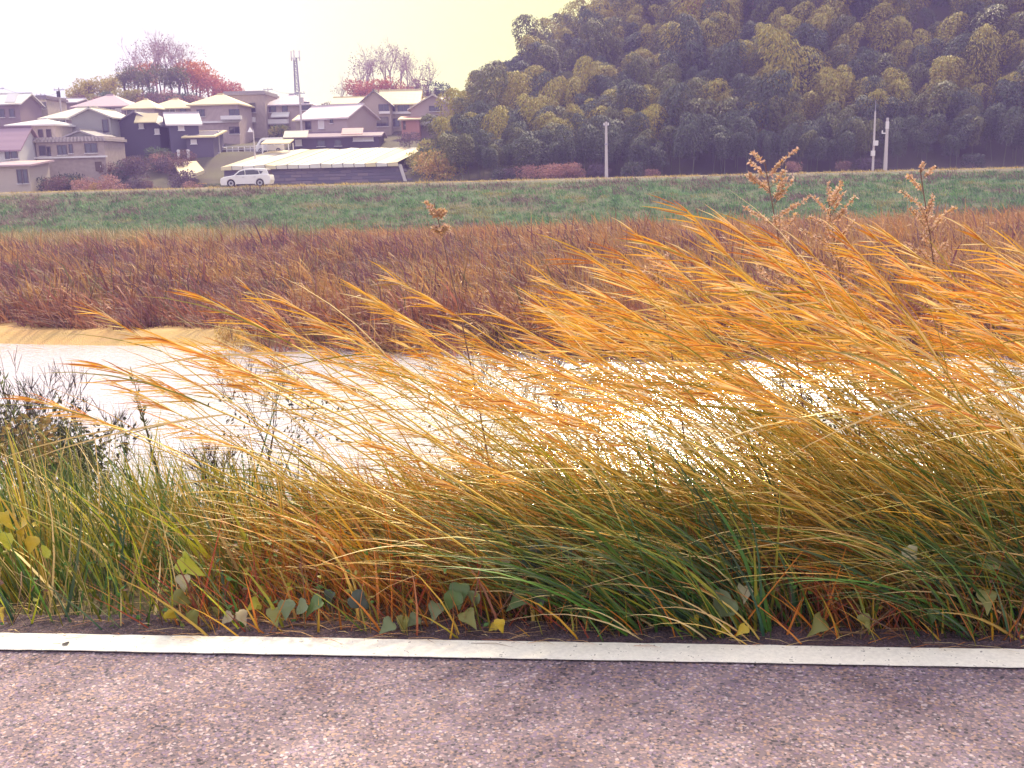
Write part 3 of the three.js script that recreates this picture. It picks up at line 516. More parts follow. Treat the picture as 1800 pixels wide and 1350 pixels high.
// terrace, retaining wall and road above
{
  const y0 = lev(550, 294, 121).y, yT = lev(550, 268, 136).y, xl = lev(392, 300, 121).x, xr = lev(703, 300, 121).x, xR = lev(718, 320, 121).x;
  const wallT = thing('retaining_wall', 'long dark stone retaining wall behind the levee road', 'wall', V(0, 0, -121));
  const stoneM = [[.15, .13, .17], [.19, .16, .19], [.13, .12, .16], [.22, .18, .2]].map((c) => std(C(...c), .9, { bumpMap: dirtBump, bumpScale: .02 }));
  part('core', flatPoly([[[xl, -1, .25], [xR, -1, .25], [xr, y0, -.5], [xl, y0, -.5]], [[xl, y0, -.5], [xr, y0, -.5], [xr, y0, -2], [xl, y0, -2]], [[xR, -1, .25], [xR, -1, -8], [xr, y0, -8], [xr, y0, -.5]]]), stoneM[0], wallT);
  const rows = 5, top = y0 - .06; const bw = 1.25, bh = (top - .0) / rows, geo = new THREE.BoxGeometry(1, 1, 1);
  for (let r = 0; r < rows; r++) for (let x = xl + (r % 2 ? .6 : 0); x < lerp(xR, xr, (r + .5) / rows) - .5; x += bw) {
    const b = part('stone', geo, pick(stoneM), wallT); b.scale.set(bw - .07 - rnd() * .05, bh - .06, .3); b.position.set(x + bw / 2, (r + .5) * bh, .1 - .75 * ((r + .5) * bh + 1) / (top + 1) + rr(.04, .1)); b.rotation.x = -.25;
  }
  const cop = part('coping', boxAt(xr - xl, .14, .6, (xl + xr) / 2, y0 + .07, -.6), concrete, wallT);
  const k2 = V(xr - xR, y0 + 1, -.75), ln = k2.length(), ed = part('corner_edge', boxAt(.35, ln, .35, 0, ln / 2, 0), std(C(.6, .55, .52), .9), wallT); ed.position.set(xR, -1, .3); ed.quaternion.setFromUnitVectors(V(0, 1, 0), k2.normalize());
  // sheets over the sloping terrace
  const sheetT = thing('terrace_cover', 'long bright pale sheeting over the sloping terrace above the retaining wall', 'sheeting', V(0, 0, -121.3));
  const shM = [YEL, PALE, [.72, .68, .6]].map((c) => std(C(...c), .4, { bumpMap: dirtBump, bumpScale: .02 }));
  const n = 16;
  for (let s = 0; s < n; s++) {
    const a = lerp(xl - .2, xr - .1, s / n) + .03, b = lerp(xl - .2, xr - .1, (s + 1) / n) - .05, w = b - a, sk = 2.6, dp = 14, j = rr(.12, .2);
    const f = (x, z) => [x + sk * z / dp, y0 + .2 + (yT - y0) * z / dp + j + .06 * Math.sin(x * 2 + z), -z];
    part('sheet', flatPoly([[f(a, -.3), f(b, -.3), f(b, dp * .5), f(a, dp * .5)], [f(a, dp * .5), f(b, dp * .5), f(b, dp), f(a, dp)], [f(a, -.3), f(b, -.3), [b, y0 - .1, .35], [a, y0 - .1, .35]]]), pick(shM), sheetT);
  }
  // pale concrete apron left of the wall
  const q = [[304, 285], [345, 283], [359, 299], [330, 310], [318, 308]].map(([x, y], i) => lev(x, y, [126, 126, 122, 119.5, 119.5][i]));
  const ap = solid('apron_slab', (() => { const f = q.map((v) => [v.x, v.y, v.z]), b = f.map((v) => [v[0], v[1] - .35, v[2]]); return flatPoly([f, [...b].reverse(), ...f.map((v, i) => [v, b[i], b[(i + 1) % 5], f[(i + 1) % 5]])]); })(), std(C(...YEL), .5, { bumpMap: dirtBump, bumpScale: .03 }));
  tag(ap, 'pale five-sided concrete slab left of the retaining wall', 'slab');
  // guard wall along the upper road and a white screen fence
  const gp = lev(358, 273, 134), gw = thing('guard_wall', 'low white guard wall in front of the small parked car', 'wall', gp);
  for (let i = 0; i < 4; i++) part('panel', boxAt(1, .42, .15, -1.6 + i * 1.06, .1, 0), frameM, gw);
  const fp = lev(323, 281, 128), fe = thing('panel_fence', 'narrow white panelled fence above the concrete slab', 'fence', fp);
  for (let i = 0; i < 4; i++) { const b = part('panel', boxAt(.3, 1.2, .06, -.55 + i * .38, .6, 0), i === 1 || i === 2 ? woodM : frameM, fe); }
  part('rail', boxAt(1.6, .08, .08, 0, 1.05, -.07), frameM, fe);
  const cp = lev(488, 252, 133), ca = thing('carport', 'carport with bright cream roof over the white van', 'carport', cp);
  part('roof', flatPoly(slab(3.5, .5, 3).map((f) => f.map((v) => [v[0], v[1], v[2] - 1.5]))), roofM(YEL), ca);
  for (const [x, z] of [[-1.6, 1.4], [1.6, 1.4], [-1.6, -1.4], [1.6, -1.4]]) part('post', boxAt(.1, 2.1, .1, x, -1, z), frameM, ca);
  const rail = thing('road_railing', 'pale railing along the upper road behind the terrace', 'railing', lev(430, 267, 136.2));
  for (let i = -4; i < 5; i++) part('post', boxAt(.1, .8, .1, i * .75, .3, 0), frameM, rail); part('rail', boxAt(6.6, .09, .06, 0, .68, 0), frameM, rail); part('rail', boxAt(6.6, .09, .06, 0, .35, 0), frameM, rail);
  for (let i = 0; i < 8; i++) part('panel', boxAt(.62, .5, .03, -2.62 + i * .75, .25, -.06), i % 3 ? concrete : woodM, rail);
}
// ---------- vehicles ----------
const paint = new THREE.MeshPhysicalMaterial({ color: C(.82, .8, .78), roughness: .3, clearcoat: 1, clearcoatRoughness: .1 }), tyreM = std(C(.02, .02, .022), .85), rimM = std(C(.45, .45, .48), .35, { metalness: .7 }), lampM = std(C(.75, .75, .72), .15), redM = std(C(.5, .03, .03), .3), blackM = std(C(.03, .03, .035), .6);
function vehicle(name, label, pos, turn, o) {                       // front at -x, wheels on y = 0
  const t = thing(name, label, o.cat, pos, turn), L = o.L, W = o.W, r = o.r;
  const s = new THREE.Shape(); o.body.forEach(([x, y], k) => k ? s.lineTo(x, y) : s.moveTo(x, y));
  for (const cx of [...o.axles].sort((a, b) => b - a)) { s.lineTo(cx + r * 1.18, .24); s.absarc(cx, r, r * 1.18, -.15, Math.PI + .15, false); s.lineTo(cx - r * 1.18, .24); }
  s.closePath();
  part('body', new THREE.ExtrudeGeometry(s, { depth: W - .16, bevelEnabled: true, bevelSize: .07, bevelThickness: .08, bevelSegments: 3, curveSegments: 10 }).translate(0, 0, -(W - .16) / 2), paint, t);
  const c = new THREE.Shape(); o.cabin.forEach(([x, y], k) => k ? c.lineTo(x, y) : c.moveTo(x, y)); c.closePath();
  part('cabin', new THREE.ExtrudeGeometry(c, { depth: W - .4, bevelEnabled: true, bevelSize: .06, bevelThickness: .1, bevelSegments: 3 }).translate(0, 0, -(W - .4) / 2), paint, t);
  for (const sd of [1, -1]) for (const w of o.glass) { const g = new THREE.Shape(); w.forEach(([x, y], k) => k ? g.lineTo(x, y) : g.moveTo(x, y)); g.closePath(); const m = part('side_window', new THREE.ExtrudeGeometry(g, { depth: .03, bevelEnabled: false }), glassM, t); m.position.z = sd * (W / 2 - .1) - (sd < 0 ? .03 : 0); }
  const scr = (name, [a, b], h) => { const d = V(b[0] - a[0], b[1] - a[1], 0), m = part(name, boxAt(d.length() * .86, .03, W - .45, 0, 0, 0), glassM, t); m.position.set((a[0] + b[0]) / 2, (a[1] + b[1]) / 2, 0); m.position.add(V(-d.y, d.x, 0).normalize().multiplyScalar(h)); m.rotation.z = Math.atan2(d.y, d.x); };
  scr('windscreen', o.screen, .07); scr('rear_window', o.rear, .07);
  for (const x of o.axles) for (const sd of [1, -1]) {
    const w = part('wheel', new THREE.CylinderGeometry(r * .3, r * .3, .22, 12).rotateX(Math.PI / 2), blackM, t); w.position.set(x, r, sd * (W / 2 - .12));
    part('tyre', new THREE.TorusGeometry(r * .8, r * .21, 8, 24), tyreM, w).scale.z = 1.4; part('rim', mergeGeometries([new THREE.CylinderGeometry(r * .64, r * .64, .05, 20).rotateX(Math.PI / 2)]), rimM, w).position.z = sd * .07;
  }
  for (const sd of [1, -1]) { part('headlight', boxAt(.34, .13, .3, o.lamp[0], o.lamp[1], sd * (W / 2 - .2)), lampM, t); part('tail_light', boxAt(.2, .16, .3, o.tail[0], o.tail[1], sd * (W / 2 - .18)), redM, t); const m = part('mirror', boxAt(.12, .14, .2, o.mir[0], o.mir[1], sd * (W / 2 + .08)), paint, t); }
  part('sill', boxAt(o.axles[1] - o.axles[0] - r * 2.6, .1, W + .02, (o.axles[0] + o.axles[1]) / 2, .24, 0), blackM, t);
  for (const x of o.handles) for (const sd of [1, -1]) part('door_handle', boxAt(.2, .04, .04, x, o.hy, sd * (W / 2 + .02)), rimM, t);
  part('bumper', boxAt(.12, .16, W - .3, .02, .36, 0), blackM, t);
  return t;
}
{
  const cb = lev(436, 328, 101.5);
  vehicle('car', 'larger white sport utility car on the levee road', V(cb.x - 2.3, H(cb.x, cb.z) + .02, cb.z), .0, {
    cat: 'car', L: 4.65, W: 1.86, r: .37, axles: [.95, 3.65], body: [[.05, .26], [.0, .5], [.06, .78], [.3, .9], [1.2, 1.02], [4.3, 1.1], [4.55, .98], [4.6, .6], [4.5, .3]],
    cabin: [[1.05, .95], [1.75, 1.45], [2.3, 1.62], [3.2, 1.66], [4.05, 1.6], [4.3, 1.56], [4.45, 1.05], [4.3, .95]], glass: [[[1.38, 1.1], [1.85, 1.44], [2.25, 1.54], [2.28, 1.1]], [[2.36, 1.1], [2.34, 1.55], [3.1, 1.57], [3.5, 1.5], [3.62, 1.2], [3.4, 1.1]], [[3.62, 1.48], [3.98, 1.42], [3.85, 1.22], [3.7, 1.2]]],
    screen: [[1.05, .98], [1.75, 1.45]], rear: [[4.3, 1.56], [4.46, 1.08]], lamp: [.22, .75], tail: [4.5, .95], mir: [1.5, 1.08], handles: [2.15, 3.2], hy: .92 });
  const p1 = lev(369, 273, 137); p1.y = H(p1.x, p1.z) ; p1.y = lev(369, 273, 137).y;
  vehicle('parked_car', 'small white car parked behind the low guard wall', V(p1.x - 1.3, p1.y, p1.z), 0, {
    cat: 'car', L: 3.4, W: 1.5, r: .3, axles: [.6, 2.85], body: [[.05, .24], [0, .5], [.05, .72], [.8, .88], [3.3, .92], [3.4, .6], [3.35, .25]], cabin: [[.6, .85], [1.1, 1.36], [1.5, 1.46], [2.9, 1.46], [3.25, .9]],
    glass: [[[.95, .95], [1.2, 1.32], [1.8, 1.36], [1.82, .95]], [[1.9, .95], [1.88, 1.36], [2.75, 1.34], [2.85, .98]]], screen: [[.6, .88], [1.1, 1.36]], rear: [[2.9, 1.46], [3.25, .95]], lamp: [.12, .62], tail: [3.3, .75], mir: [.95, .95], handles: [1.75, 2.5], hy: .8 });
  const p2 = lev(466, 269, 135.5);
  vehicle('parked_van', 'white van parked under the carport roof', V(p2.x - 1.0, p2.y, p2.z), .1, {
    cat: 'van', L: 3.4, W: 1.5, r: .29, axles: [.55, 2.7], body: [[.03, .24], [0, .6], [.05, .9], [3.35, .95], [3.4, .5], [3.35, .25]], cabin: [[.05, .88], [.55, 1.6], [.9, 1.78], [3.2, 1.78], [3.36, .9]],
    glass: [[[.4, 1.0], [.72, 1.5], [1.2, 1.55], [1.22, 1.0]], [[1.32, 1], [1.3, 1.55], [2.2, 1.55], [2.2, 1]], [[2.3, 1], [2.3, 1.55], [3.05, 1.55], [3.1, 1]]], screen: [[.05, .95], [.55, 1.6]], rear: [[3.2, 1.76], [3.36, 1]], lamp: [.1, .68], tail: [3.34, .8], mir: [.42, 1.02], handles: [1.15, 2.1], hy: .86 });
}
// ---------- poles and mast ----------
{
  const poleM = std(C(.55, .5, .5), .8), steel = std(C(.36, .34, .44), .5, { metalness: .4 });
  function pole(px, yTop, yFoot, d, r, label, extra) {
    const a = lev(px, yFoot, d), b = lev(px, yTop, d), y0 = Math.min(a.y, H(a.x, a.z)), h = b.y - y0;
    const t = thing('utility_pole', label, 'pole', V(a.x, y0, a.z)); part('shaft', new THREE.CylinderGeometry(r * .65, r, h, 10).translate(0, h / 2, 0), poleM, t); extra?.(t, h); return t;
  }
  const ins = (t, x, y, z = 0) => part('insulator', new THREE.CylinderGeometry(.06, .08, .22, 8).translate(x, y, z), frameM, t);
  pole(1066, 214, 312, 105, .17, 'single plain concrete pole standing alone before the bamboo', (t, h) => { part('crossarm', boxAt(.5, .08, .08, 0, h - .35, 0), steel, t); ins(t, -.2, h - .2); ins(t, .2, h - .2); part('band', new THREE.CylinderGeometry(.17, .17, .1, 10).translate(0, h * .6, 0), steel, t); });
  pole(1534, 196, 300, 105, .12, 'slim pole carrying two pale boxes, left of the pair before the hill', (t, h) => {
    for (const [y, x, w, hh] of [[.47, .1, .42, .48], [.3, -.12, .34, .5]]) { const b = part('equipment_box', boxAt(w, hh, .3, x, h * y, .2), frameM, t); part('bracket', boxAt(.1, .06, .3, x * .5, h * y, .1), steel, b); }
    part('antenna', new THREE.CylinderGeometry(.03, .03, 1.2, 6).translate(0, h + .4, 0), steel, t); });
  pole(1556, 207, 299, 105.5, .19, 'thicker pale pole with a small side arm, right of the pair before the hill', (t, h) => { part('side_arm', boxAt(.5, .1, .1, -.25, h * .71, 0), frameM, t); part('cap', new THREE.CylinderGeometry(.17, .17, .7, 10).translate(0, h - .7, 0), frameM, t); ins(t, -.45, h * .71 + .16); });
  // lattice mast
  const b = lev(523, 170, 176), h = lev(521, 88, 176).y - H(b.x, b.z), m = thing('lattice_mast', 'slender lattice radio mast rising above the roofs', 'mast', V(b.x, H(b.x, b.z), b.z));
  const legs = [[-1, -1], [1, -1], [1, 1], [-1, 1]], q = (k, y) => { const w = lerp(.75, .32, y / h); return V(legs[k][0] * w / 1.6, y, legs[k][1] * w / 1.6); }, wh = [1, 1, 1], sm = limbMat([.36, .34, .46]);
  for (let k = 0; k < 4; k++) { const g = new GB(); g.tube([q(k, 0), q(k, h * .9)], [.07, .06], [wh, wh], 5); part('leg', g.geo(), sm, m); }
  const n = 12; for (let j = 0; j < n; j++) { const g = new GB(); for (let k = 0; k < 4; k++) { const k2 = (k + 1) % 4, y0 = h * .9 * j / n, y1 = h * .9 * (j + 1) / n; g.tube([q(k, y0), q(k2, y1)], [.035, .035], [wh, wh], 3); g.tube([q(k2, y0), q(k, y1)], [.035, .035], [wh, wh], 3); g.tube([q(k, y1), q(k2, y1)], [.04, .04], [wh, wh], 3); } part('brace', g.geo(), sm, m); }
  for (const a of [0, 2.1, 4.2]) { const p = part('antenna_panel', boxAt(.22, 1.6, .12, Math.sin(a) * .75, h * .93, Math.cos(a) * .75), frameM, m); part('arm', boxAt(Math.abs(Math.sin(a)) * .7 + .06, .06, Math.abs(Math.cos(a)) * .7 + .06, Math.sin(a) * .38, h * .9, Math.cos(a) * .38), steel, m); }
  const pl = part('platform', new THREE.CylinderGeometry(.75, .75, .1, 12).translate(0, h * .36, 0), steel, m);
  // village poles
  const cross = (t, h) => { part('crossarm', boxAt(1.5, .1, .1, 0, h - .3, 0), steel, t); ins(t, -.6, h - .15); ins(t, .6, h - .15); ins(t, 0, h - .15); };
  pole(531, 160, 236, 147, .15, 'utility pole in front of the lavender-roofed house by the mast', (t, h) => { cross(t, h); part('transformer', new THREE.CylinderGeometry(.24, .24, .7, 12).translate(.3, h - 1.2, .1), poleM, t); });
  pole(108, 154, 200, 156, .15, 'utility pole with dark top between the upper left houses', (t, h) => { cross(t, h); part('transformer', new THREE.CylinderGeometry(.26, .26, .8, 12).translate(0, h - .9, .3), blackM, t); });
  pole(75, 164, 196, 160, .12, 'thin crossarmed pole over the pale cube house', cross); pole(3, 152, 200, 152, .12, 'thin pole at the left picture edge above the white roofs', cross);
  pole(474, 154, 200, 172, .1, 'thin pole behind the tall beige block', cross);
  pole(387, 232, 276, 134.6, .1, 'short post beside the small parked car', (t, h) => part('cap', new THREE.SphereGeometry(.14, 10, 8).translate(0, h, 0), steel, t));
  const lp = pole(450, 228, 298, 127, .09, 'street lamp with pale conical shade standing in the terrace', (t, h) => { const a = part('lamp_arm', boxAt(.5, .06, .06, -.2, h, 0), steel, t); part('lamp_shade', new THREE.ConeGeometry(.34, .6, 14).translate(-.35, h + .05, 0), frameM, t); });
  lp.name = 'street_lamp'; lp.userData.category = 'street lamp';
  // wires
  const wire = (a, b, label) => { const g = new GB(), pts = []; for (let k = 0; k <= 10; k++) { const t = k / 10; pts.push(a.clone().lerp(b, t).add(V(0, -1.6 * t * (1 - t), 0))); } g.tube(pts, pts.map(() => .018), pts.map(() => wh), 3); tag(part(numbered('power_line'), g.geo(), limbMat([.08, .08, .1]), scene), label, 'power line'); };
  wire(lev(3, 154, 152), lev(75, 166, 160), 'thin wire between the two poles at the upper left'); wire(lev(75, 166, 160), lev(108, 157, 156), 'thin wire from the cube house pole to the dark-topped pole');
  wire(lev(474, 156, 172), lev(531, 162, 147), 'thin wire crossing in front of the lattice mast');
}

// ---------- roadside thicket ----------
const grassMat = leafMat(.22, .5), stalkMat = leafMat(.1, .6), plumeMat = leafMat(.4, .8), dryMat = leafMat(.2, .85);
const P = { straw: [.64, .42, .07], gold: [.62, .34, .025], orange: [.56, .18, .02], pale: [.84, .64, .3], green: [.06, .17, .02], olive: [.25, .24, .015], lime: [.42, .44, .02], red: [.34, .06, .025], brown: [.16, .07, .04], blue: [.03, .1, .05], plume: [.78, .4, .05], tan: [.74, .45, .17] };
const E0 = (x) => edgeD(x);
function blade(b, o, dir, len, w, wind, sag, c0, c1, n = 6) {
  const pts = bladePath(o, dir, len, wind, sag, n), a = Math.atan2(dir.z, dir.x) + rr(-.5, .5);
  const side = rnd() < .55 ? V(rr(-.3, .3), rr(.4, 1), rr(.3, 1)).normalize() : V(Math.sin(a), rr(-.2, .2), Math.cos(a)).normalize();
  b.ribbon(pts, taper(w, n), pts.map((_, k) => mixc(c0, c1, k / n)), side); return pts;
}
// low mass of grass and weeds nobody could count
{
  const zone = (x) => x < -1.15 ? 0 : x < .45 ? 1 : x < 1.1 ? 2 : 3;
  const pal = [[P.green, P.lime, P.olive, P.green, P.green, P.pale, P.blue, P.blue], [P.gold, P.olive, P.orange, P.straw, P.red, P.gold, P.green], [P.green, P.blue, P.green, P.green, P.olive, P.orange], [P.olive, P.orange, P.green, P.gold, P.red, P.straw, P.lime]];
  const make = (name, n, f, mat, label, cat) => { const b = new GB(); for (let k = 0; k < n; k++) f(b); tag(solid(name, b.geo(), mat), label, cat, null, 'stuff'); };
  make('roadside_grass', 12000, (b) => {
    const x = rr(-4.2, 4.6), s = Math.pow(rnd(), 1.1) * 3.6 - .02 + N2(x * 3, 1) * .05, d = E0(x) + Math.max(s, -.02), z = zone(x + rr(-.35, .35)), left = 1 - sstep(-1.5, -.7, x);
    const h = (rr(.16, .46) + (s > .35 ? .14 : 0)) * (1 + .3 * left * rnd()), c = vary(pick(pal[z]), .5), o = at(x, d, -.02);
    blade(b, o, V(rr(-.7, .25) + left * .25, 1, rr(-.35, .45)), h * rr(.7, 1.45), rr(.006, .015), rr(.3, 1.6) * (1 - .5 * left), rr(.2, 1.4), c, mixc(c, pick([P.straw, P.gold, c, P.pale]), rr(0, .6) * (z === 0 || z === 2 ? .5 : 1)), 4);
  }, grassMat, 'dense low green, yellow and rusty grass along the road edge', 'grass');
  // rusty stems close to the ground in the middle and right
  make('rusty_undergrowth', 5500, (b) => {
    const x = rr(-1.4, 4.6), d = E0(x) + rr(0, 1.3), c = vary(pick([P.orange, P.red, P.brown, P.red, P.orange]), .3), o = at(x, d, -.02);
    blade(b, o, V(rr(-1, .9), 1, rr(-.5, .6)), rr(.15, .55), rr(.004, .01), rr(-.2, 1), rr(0, 1), c, vary(c, .2), 3);
  }, dryMat, 'rusty red dry stems matted low along the road edge', 'weeds');
  // small leaves of creeping weeds
  make('creeping_weed_leaves', 2600, (b) => {
    const x = rr(-4.2, 4.6), d = E0(x) + Math.pow(rnd(), 1.5) * 2, c = vary(pick([P.green, P.olive, P.olive, P.brown, P.green]), .3), o = at(x, d, rr(0, .3));
    const dir = V(rr(-1, 1), rr(-.4, .6), rr(-.6, 1)).normalize(); b.leaf(o, dir, V(rr(-1, 1), rr(-1, 1), rr(-1, 1)).cross(dir).normalize(), rr(.015, .035), rr(.01, .024), c);
  }, grassMat, 'small weed leaves scattered through the grass along the road', 'weeds');
  make('straw_litter', 420, (b) => {                               // dead straw lying on the tarmac edge
    const x = rr(-3.5, 4), d = E0(x) - rr(-.15, .1) * (Math.abs(x + 1.95) < .5 ? 1.5 : 1), a = rr(-.5, .5), o = V(x, .012 + rnd() * .012, -d), c = vary(pick([P.tan, P.orange, P.brown, P.pale]), .2), L = rr(.03, .2);
    b.ribbon([o, o.clone().add(V(Math.cos(a) * L * .5, .004, Math.sin(a) * L * .5)), o.clone().add(V(Math.cos(a + .15) * L, 0, Math.sin(a + .15) * L))], [.004, .005, .002], [c, c, c], V(-Math.sin(a), .2, Math.cos(a)));
  }, dryMat, 'dead straw lying on the dark tarmac edge', 'straw');
}
// flowering stalks: a few shapes, each with stem leaves and a wind-swept plume
function stalkShape(L, lean, k) {
  const sb = new GB(), pb = new GB(), dir = V(-lean, 1, rr(-.18, .18)), pts = bladePath(V(0, 0, 0), dir, L, rr(.1, .28), .12, 9), n = pts.length - 1;
  const c0 = vary(k % 3 ? P.olive : P.straw, .2), c1 = vary(P.straw, .15);
  sb.tube(pts, pts.map((_, i) => .0055 * (1 - .6 * i / n)), pts.map((_, i) => mixc(c0, c1, i / n)), 4);
  const crv = new THREE.CatmullRomCurve3(pts);
  for (let j = 0; j < 9; j++) { const t = rr(.2, .82), o = crv.getPoint(t), c = vary(pick([P.straw, P.gold, P.pale, P.olive]), .2); blade(sb, o, V(-rr(.3, 1.3), rr(-.1, 1), rr(-.5, .5)), rr(.25, .75), rr(.006, .012), rr(.4, 1.2), rr(.3, 1.3), c, mixc(c, P.pale, rr(0, .6)), 5); }
  for (let j = 0; j < 32; j++) {
    const t = 1 - .18 * Math.pow(rnd(), .9), o = crv.getPoint(t), c = vary(pick([P.plume, P.gold, P.plume, P.tan, P.pale, P.orange]), .35), tg = crv.getTangent(t);
    const d = tg.clone().multiplyScalar(rr(.8, 1.3)).add(V(-rr(.1, .6), rr(-.5, .6), rr(-.5, .5)));
    const q = bladePath(o, d, rr(.08, .22), rr(1, 3), rr(0, 1.5), 3); pb.ribbon(q, [.003, .005, .0045, .0015], q.map(() => c), V(rr(-.3, .3), rr(.3, 1), rr(-.6, .6)).normalize());
  }
  return { stalk: sb.geo(), plume: pb.geo() };
}
const stalks = Array.from({ length: 18 }, (_, k) => stalkShape(rr(1.7, 2.15), rr(.55, 1.15), k));
function tussock(x, s, o) {
  const d = E0(x) + s, p = at(x, d, -.02), b = new GB(), t = thing('silver_grass', o.label, 'silver grass', p, 0, o.group); t.userData.kind = 'thing';
  for (let k = 0; k < o.n; k++) {
    const a = rnd() * 6.283, r = .17 * Math.sqrt(rnd()), c = vary(pick(o.pal), .45), L = rr(.4, 1.25) * o.h;
    blade(b, V(Math.cos(a) * r, 0, Math.sin(a) * r), V(-rr(.15, 1.05) * o.lean + Math.cos(a) * .25, 1, Math.sin(a) * .35), L, rr(.008, .018), rr(.2, 1.25) * o.lean, rr(.35, 1.6), c, mixc(c, pick([P.straw, P.gold, P.pale, P.straw]), rr(0, .8) * (o.tip ?? 1)), 7);
  }
  for (let k = 0; k < o.n * .1; k++) { const c = vary(pick([P.pale, P.straw, P.pale, P.tan]), .15); blade(b, V(rr(-.15, .15), 0, rr(-.1, .2)), V(-rr(.3, 1), 1, rr(-.2, .5)), rr(.55, .95) * o.h, rr(.009, .015), rr(.5, 1.2), rr(1.6, 3.4), c, mixc(c, P.pale, .6), 8); }
  tag(part('leaf_blades', b.geo(), grassMat, t), null, null, null, 'stuff');
  for (let k = 0; k < o.stalks; k++) {
    const g = pick(stalks), m = part('flower_stalk', g.stalk, stalkMat, t), sc = rr(.78, 1.06) * o.h; m.position.set(rr(-.15, .15), 0, rr(-.15, .15)); m.rotation.y = rr(-.35, .35); m.rotation.z = rr(-.08, .08); m.scale.setScalar(sc);
    part('plume', g.plume, plumeMat, m);
  }
}
{
  const mid = [P.gold, P.straw, P.olive, P.orange, P.olive, P.straw, P.green, P.green, P.blue, P.brown, P.lime], gr = [P.green, P.green, P.blue, P.blue, P.green, P.olive], dry = [P.gold, P.straw, P.orange, P.gold, P.tan, P.olive];
  const add = (x, s, o) => tussock(x, s, { n: 105, h: 1, lean: 1, stalks: 4, pal: mid, ...o });
  const zones = [
    [-.68, .3, 'golden silver grass tussock leaning left in front of the open river', 'golden grass by the open river', 8],
    [.3, 1.7, 'golden silver grass tussock swept left in the middle of the roadside thicket', 'golden grass in the middle of the thicket', 12],
    [1.7, 3.1, 'tall orange-plumed silver grass tussock below the bamboo hill', 'tall plumed grass below the hill', 14],
    [3.1, 4.7, 'plumed silver grass tussock at the right end of the roadside thicket', 'plumed grass at the right end', 10],
  ];
  zones.forEach(([a, b, label, group, n], zi) => { for (let k = 0; k < n; k++) { const x = lerp(a, b, (k + rnd()) / n), s = [.45, 1.0, 1.6, .7, 2.3][k % 5] + rr(-.12, .12); add(x, s, { label, group, stalks: [2, 4, 7, 7][zi] + (rnd() < .5 ? 1 : 0), n: [85, 105, 150, 150][zi], h: [.9, .98, 1.06, 1.06][zi] * (s > 2 ? 1.1 : 1), pal: rnd() < .4 ? dry : mid }); } });
  for (const [x, s] of [[.2, .4], [.45, .2], [.62, .25], [.5, .7], [.8, .15], [.95, .3], [1.05, .55]]) add(x, s, { n: 140, pal: gr, tip: .25, stalks: 1, h: .8, lean: .95, label: 'green-leaved grass tussock leaning left beside the rusty weeds', group: 'green tussocks in the middle' });
  for (const [x, s] of [[1.7, .2], [1.85, .35], [2.05, .3], [1.95, .6]]) add(x, s, { n: 130, pal: gr, tip: .25, stalks: 1, h: .9, label: 'dark green broad-leaved grass tussock beneath the tall plumes', group: 'green tussocks under the tall plumes' });
  for (let k = 0; k < 9; k++) add(-3.3 + k * .26 + rr(-.08, .08), rr(.3, 1.1), { n: 110, pal: [P.green, P.lime, P.olive, P.pale, P.green, P.straw], stalks: 0, h: .62, lean: .35, label: 'short bright green grass tussock at the left of the thicket', group: 'short green tussocks at the left' });
}
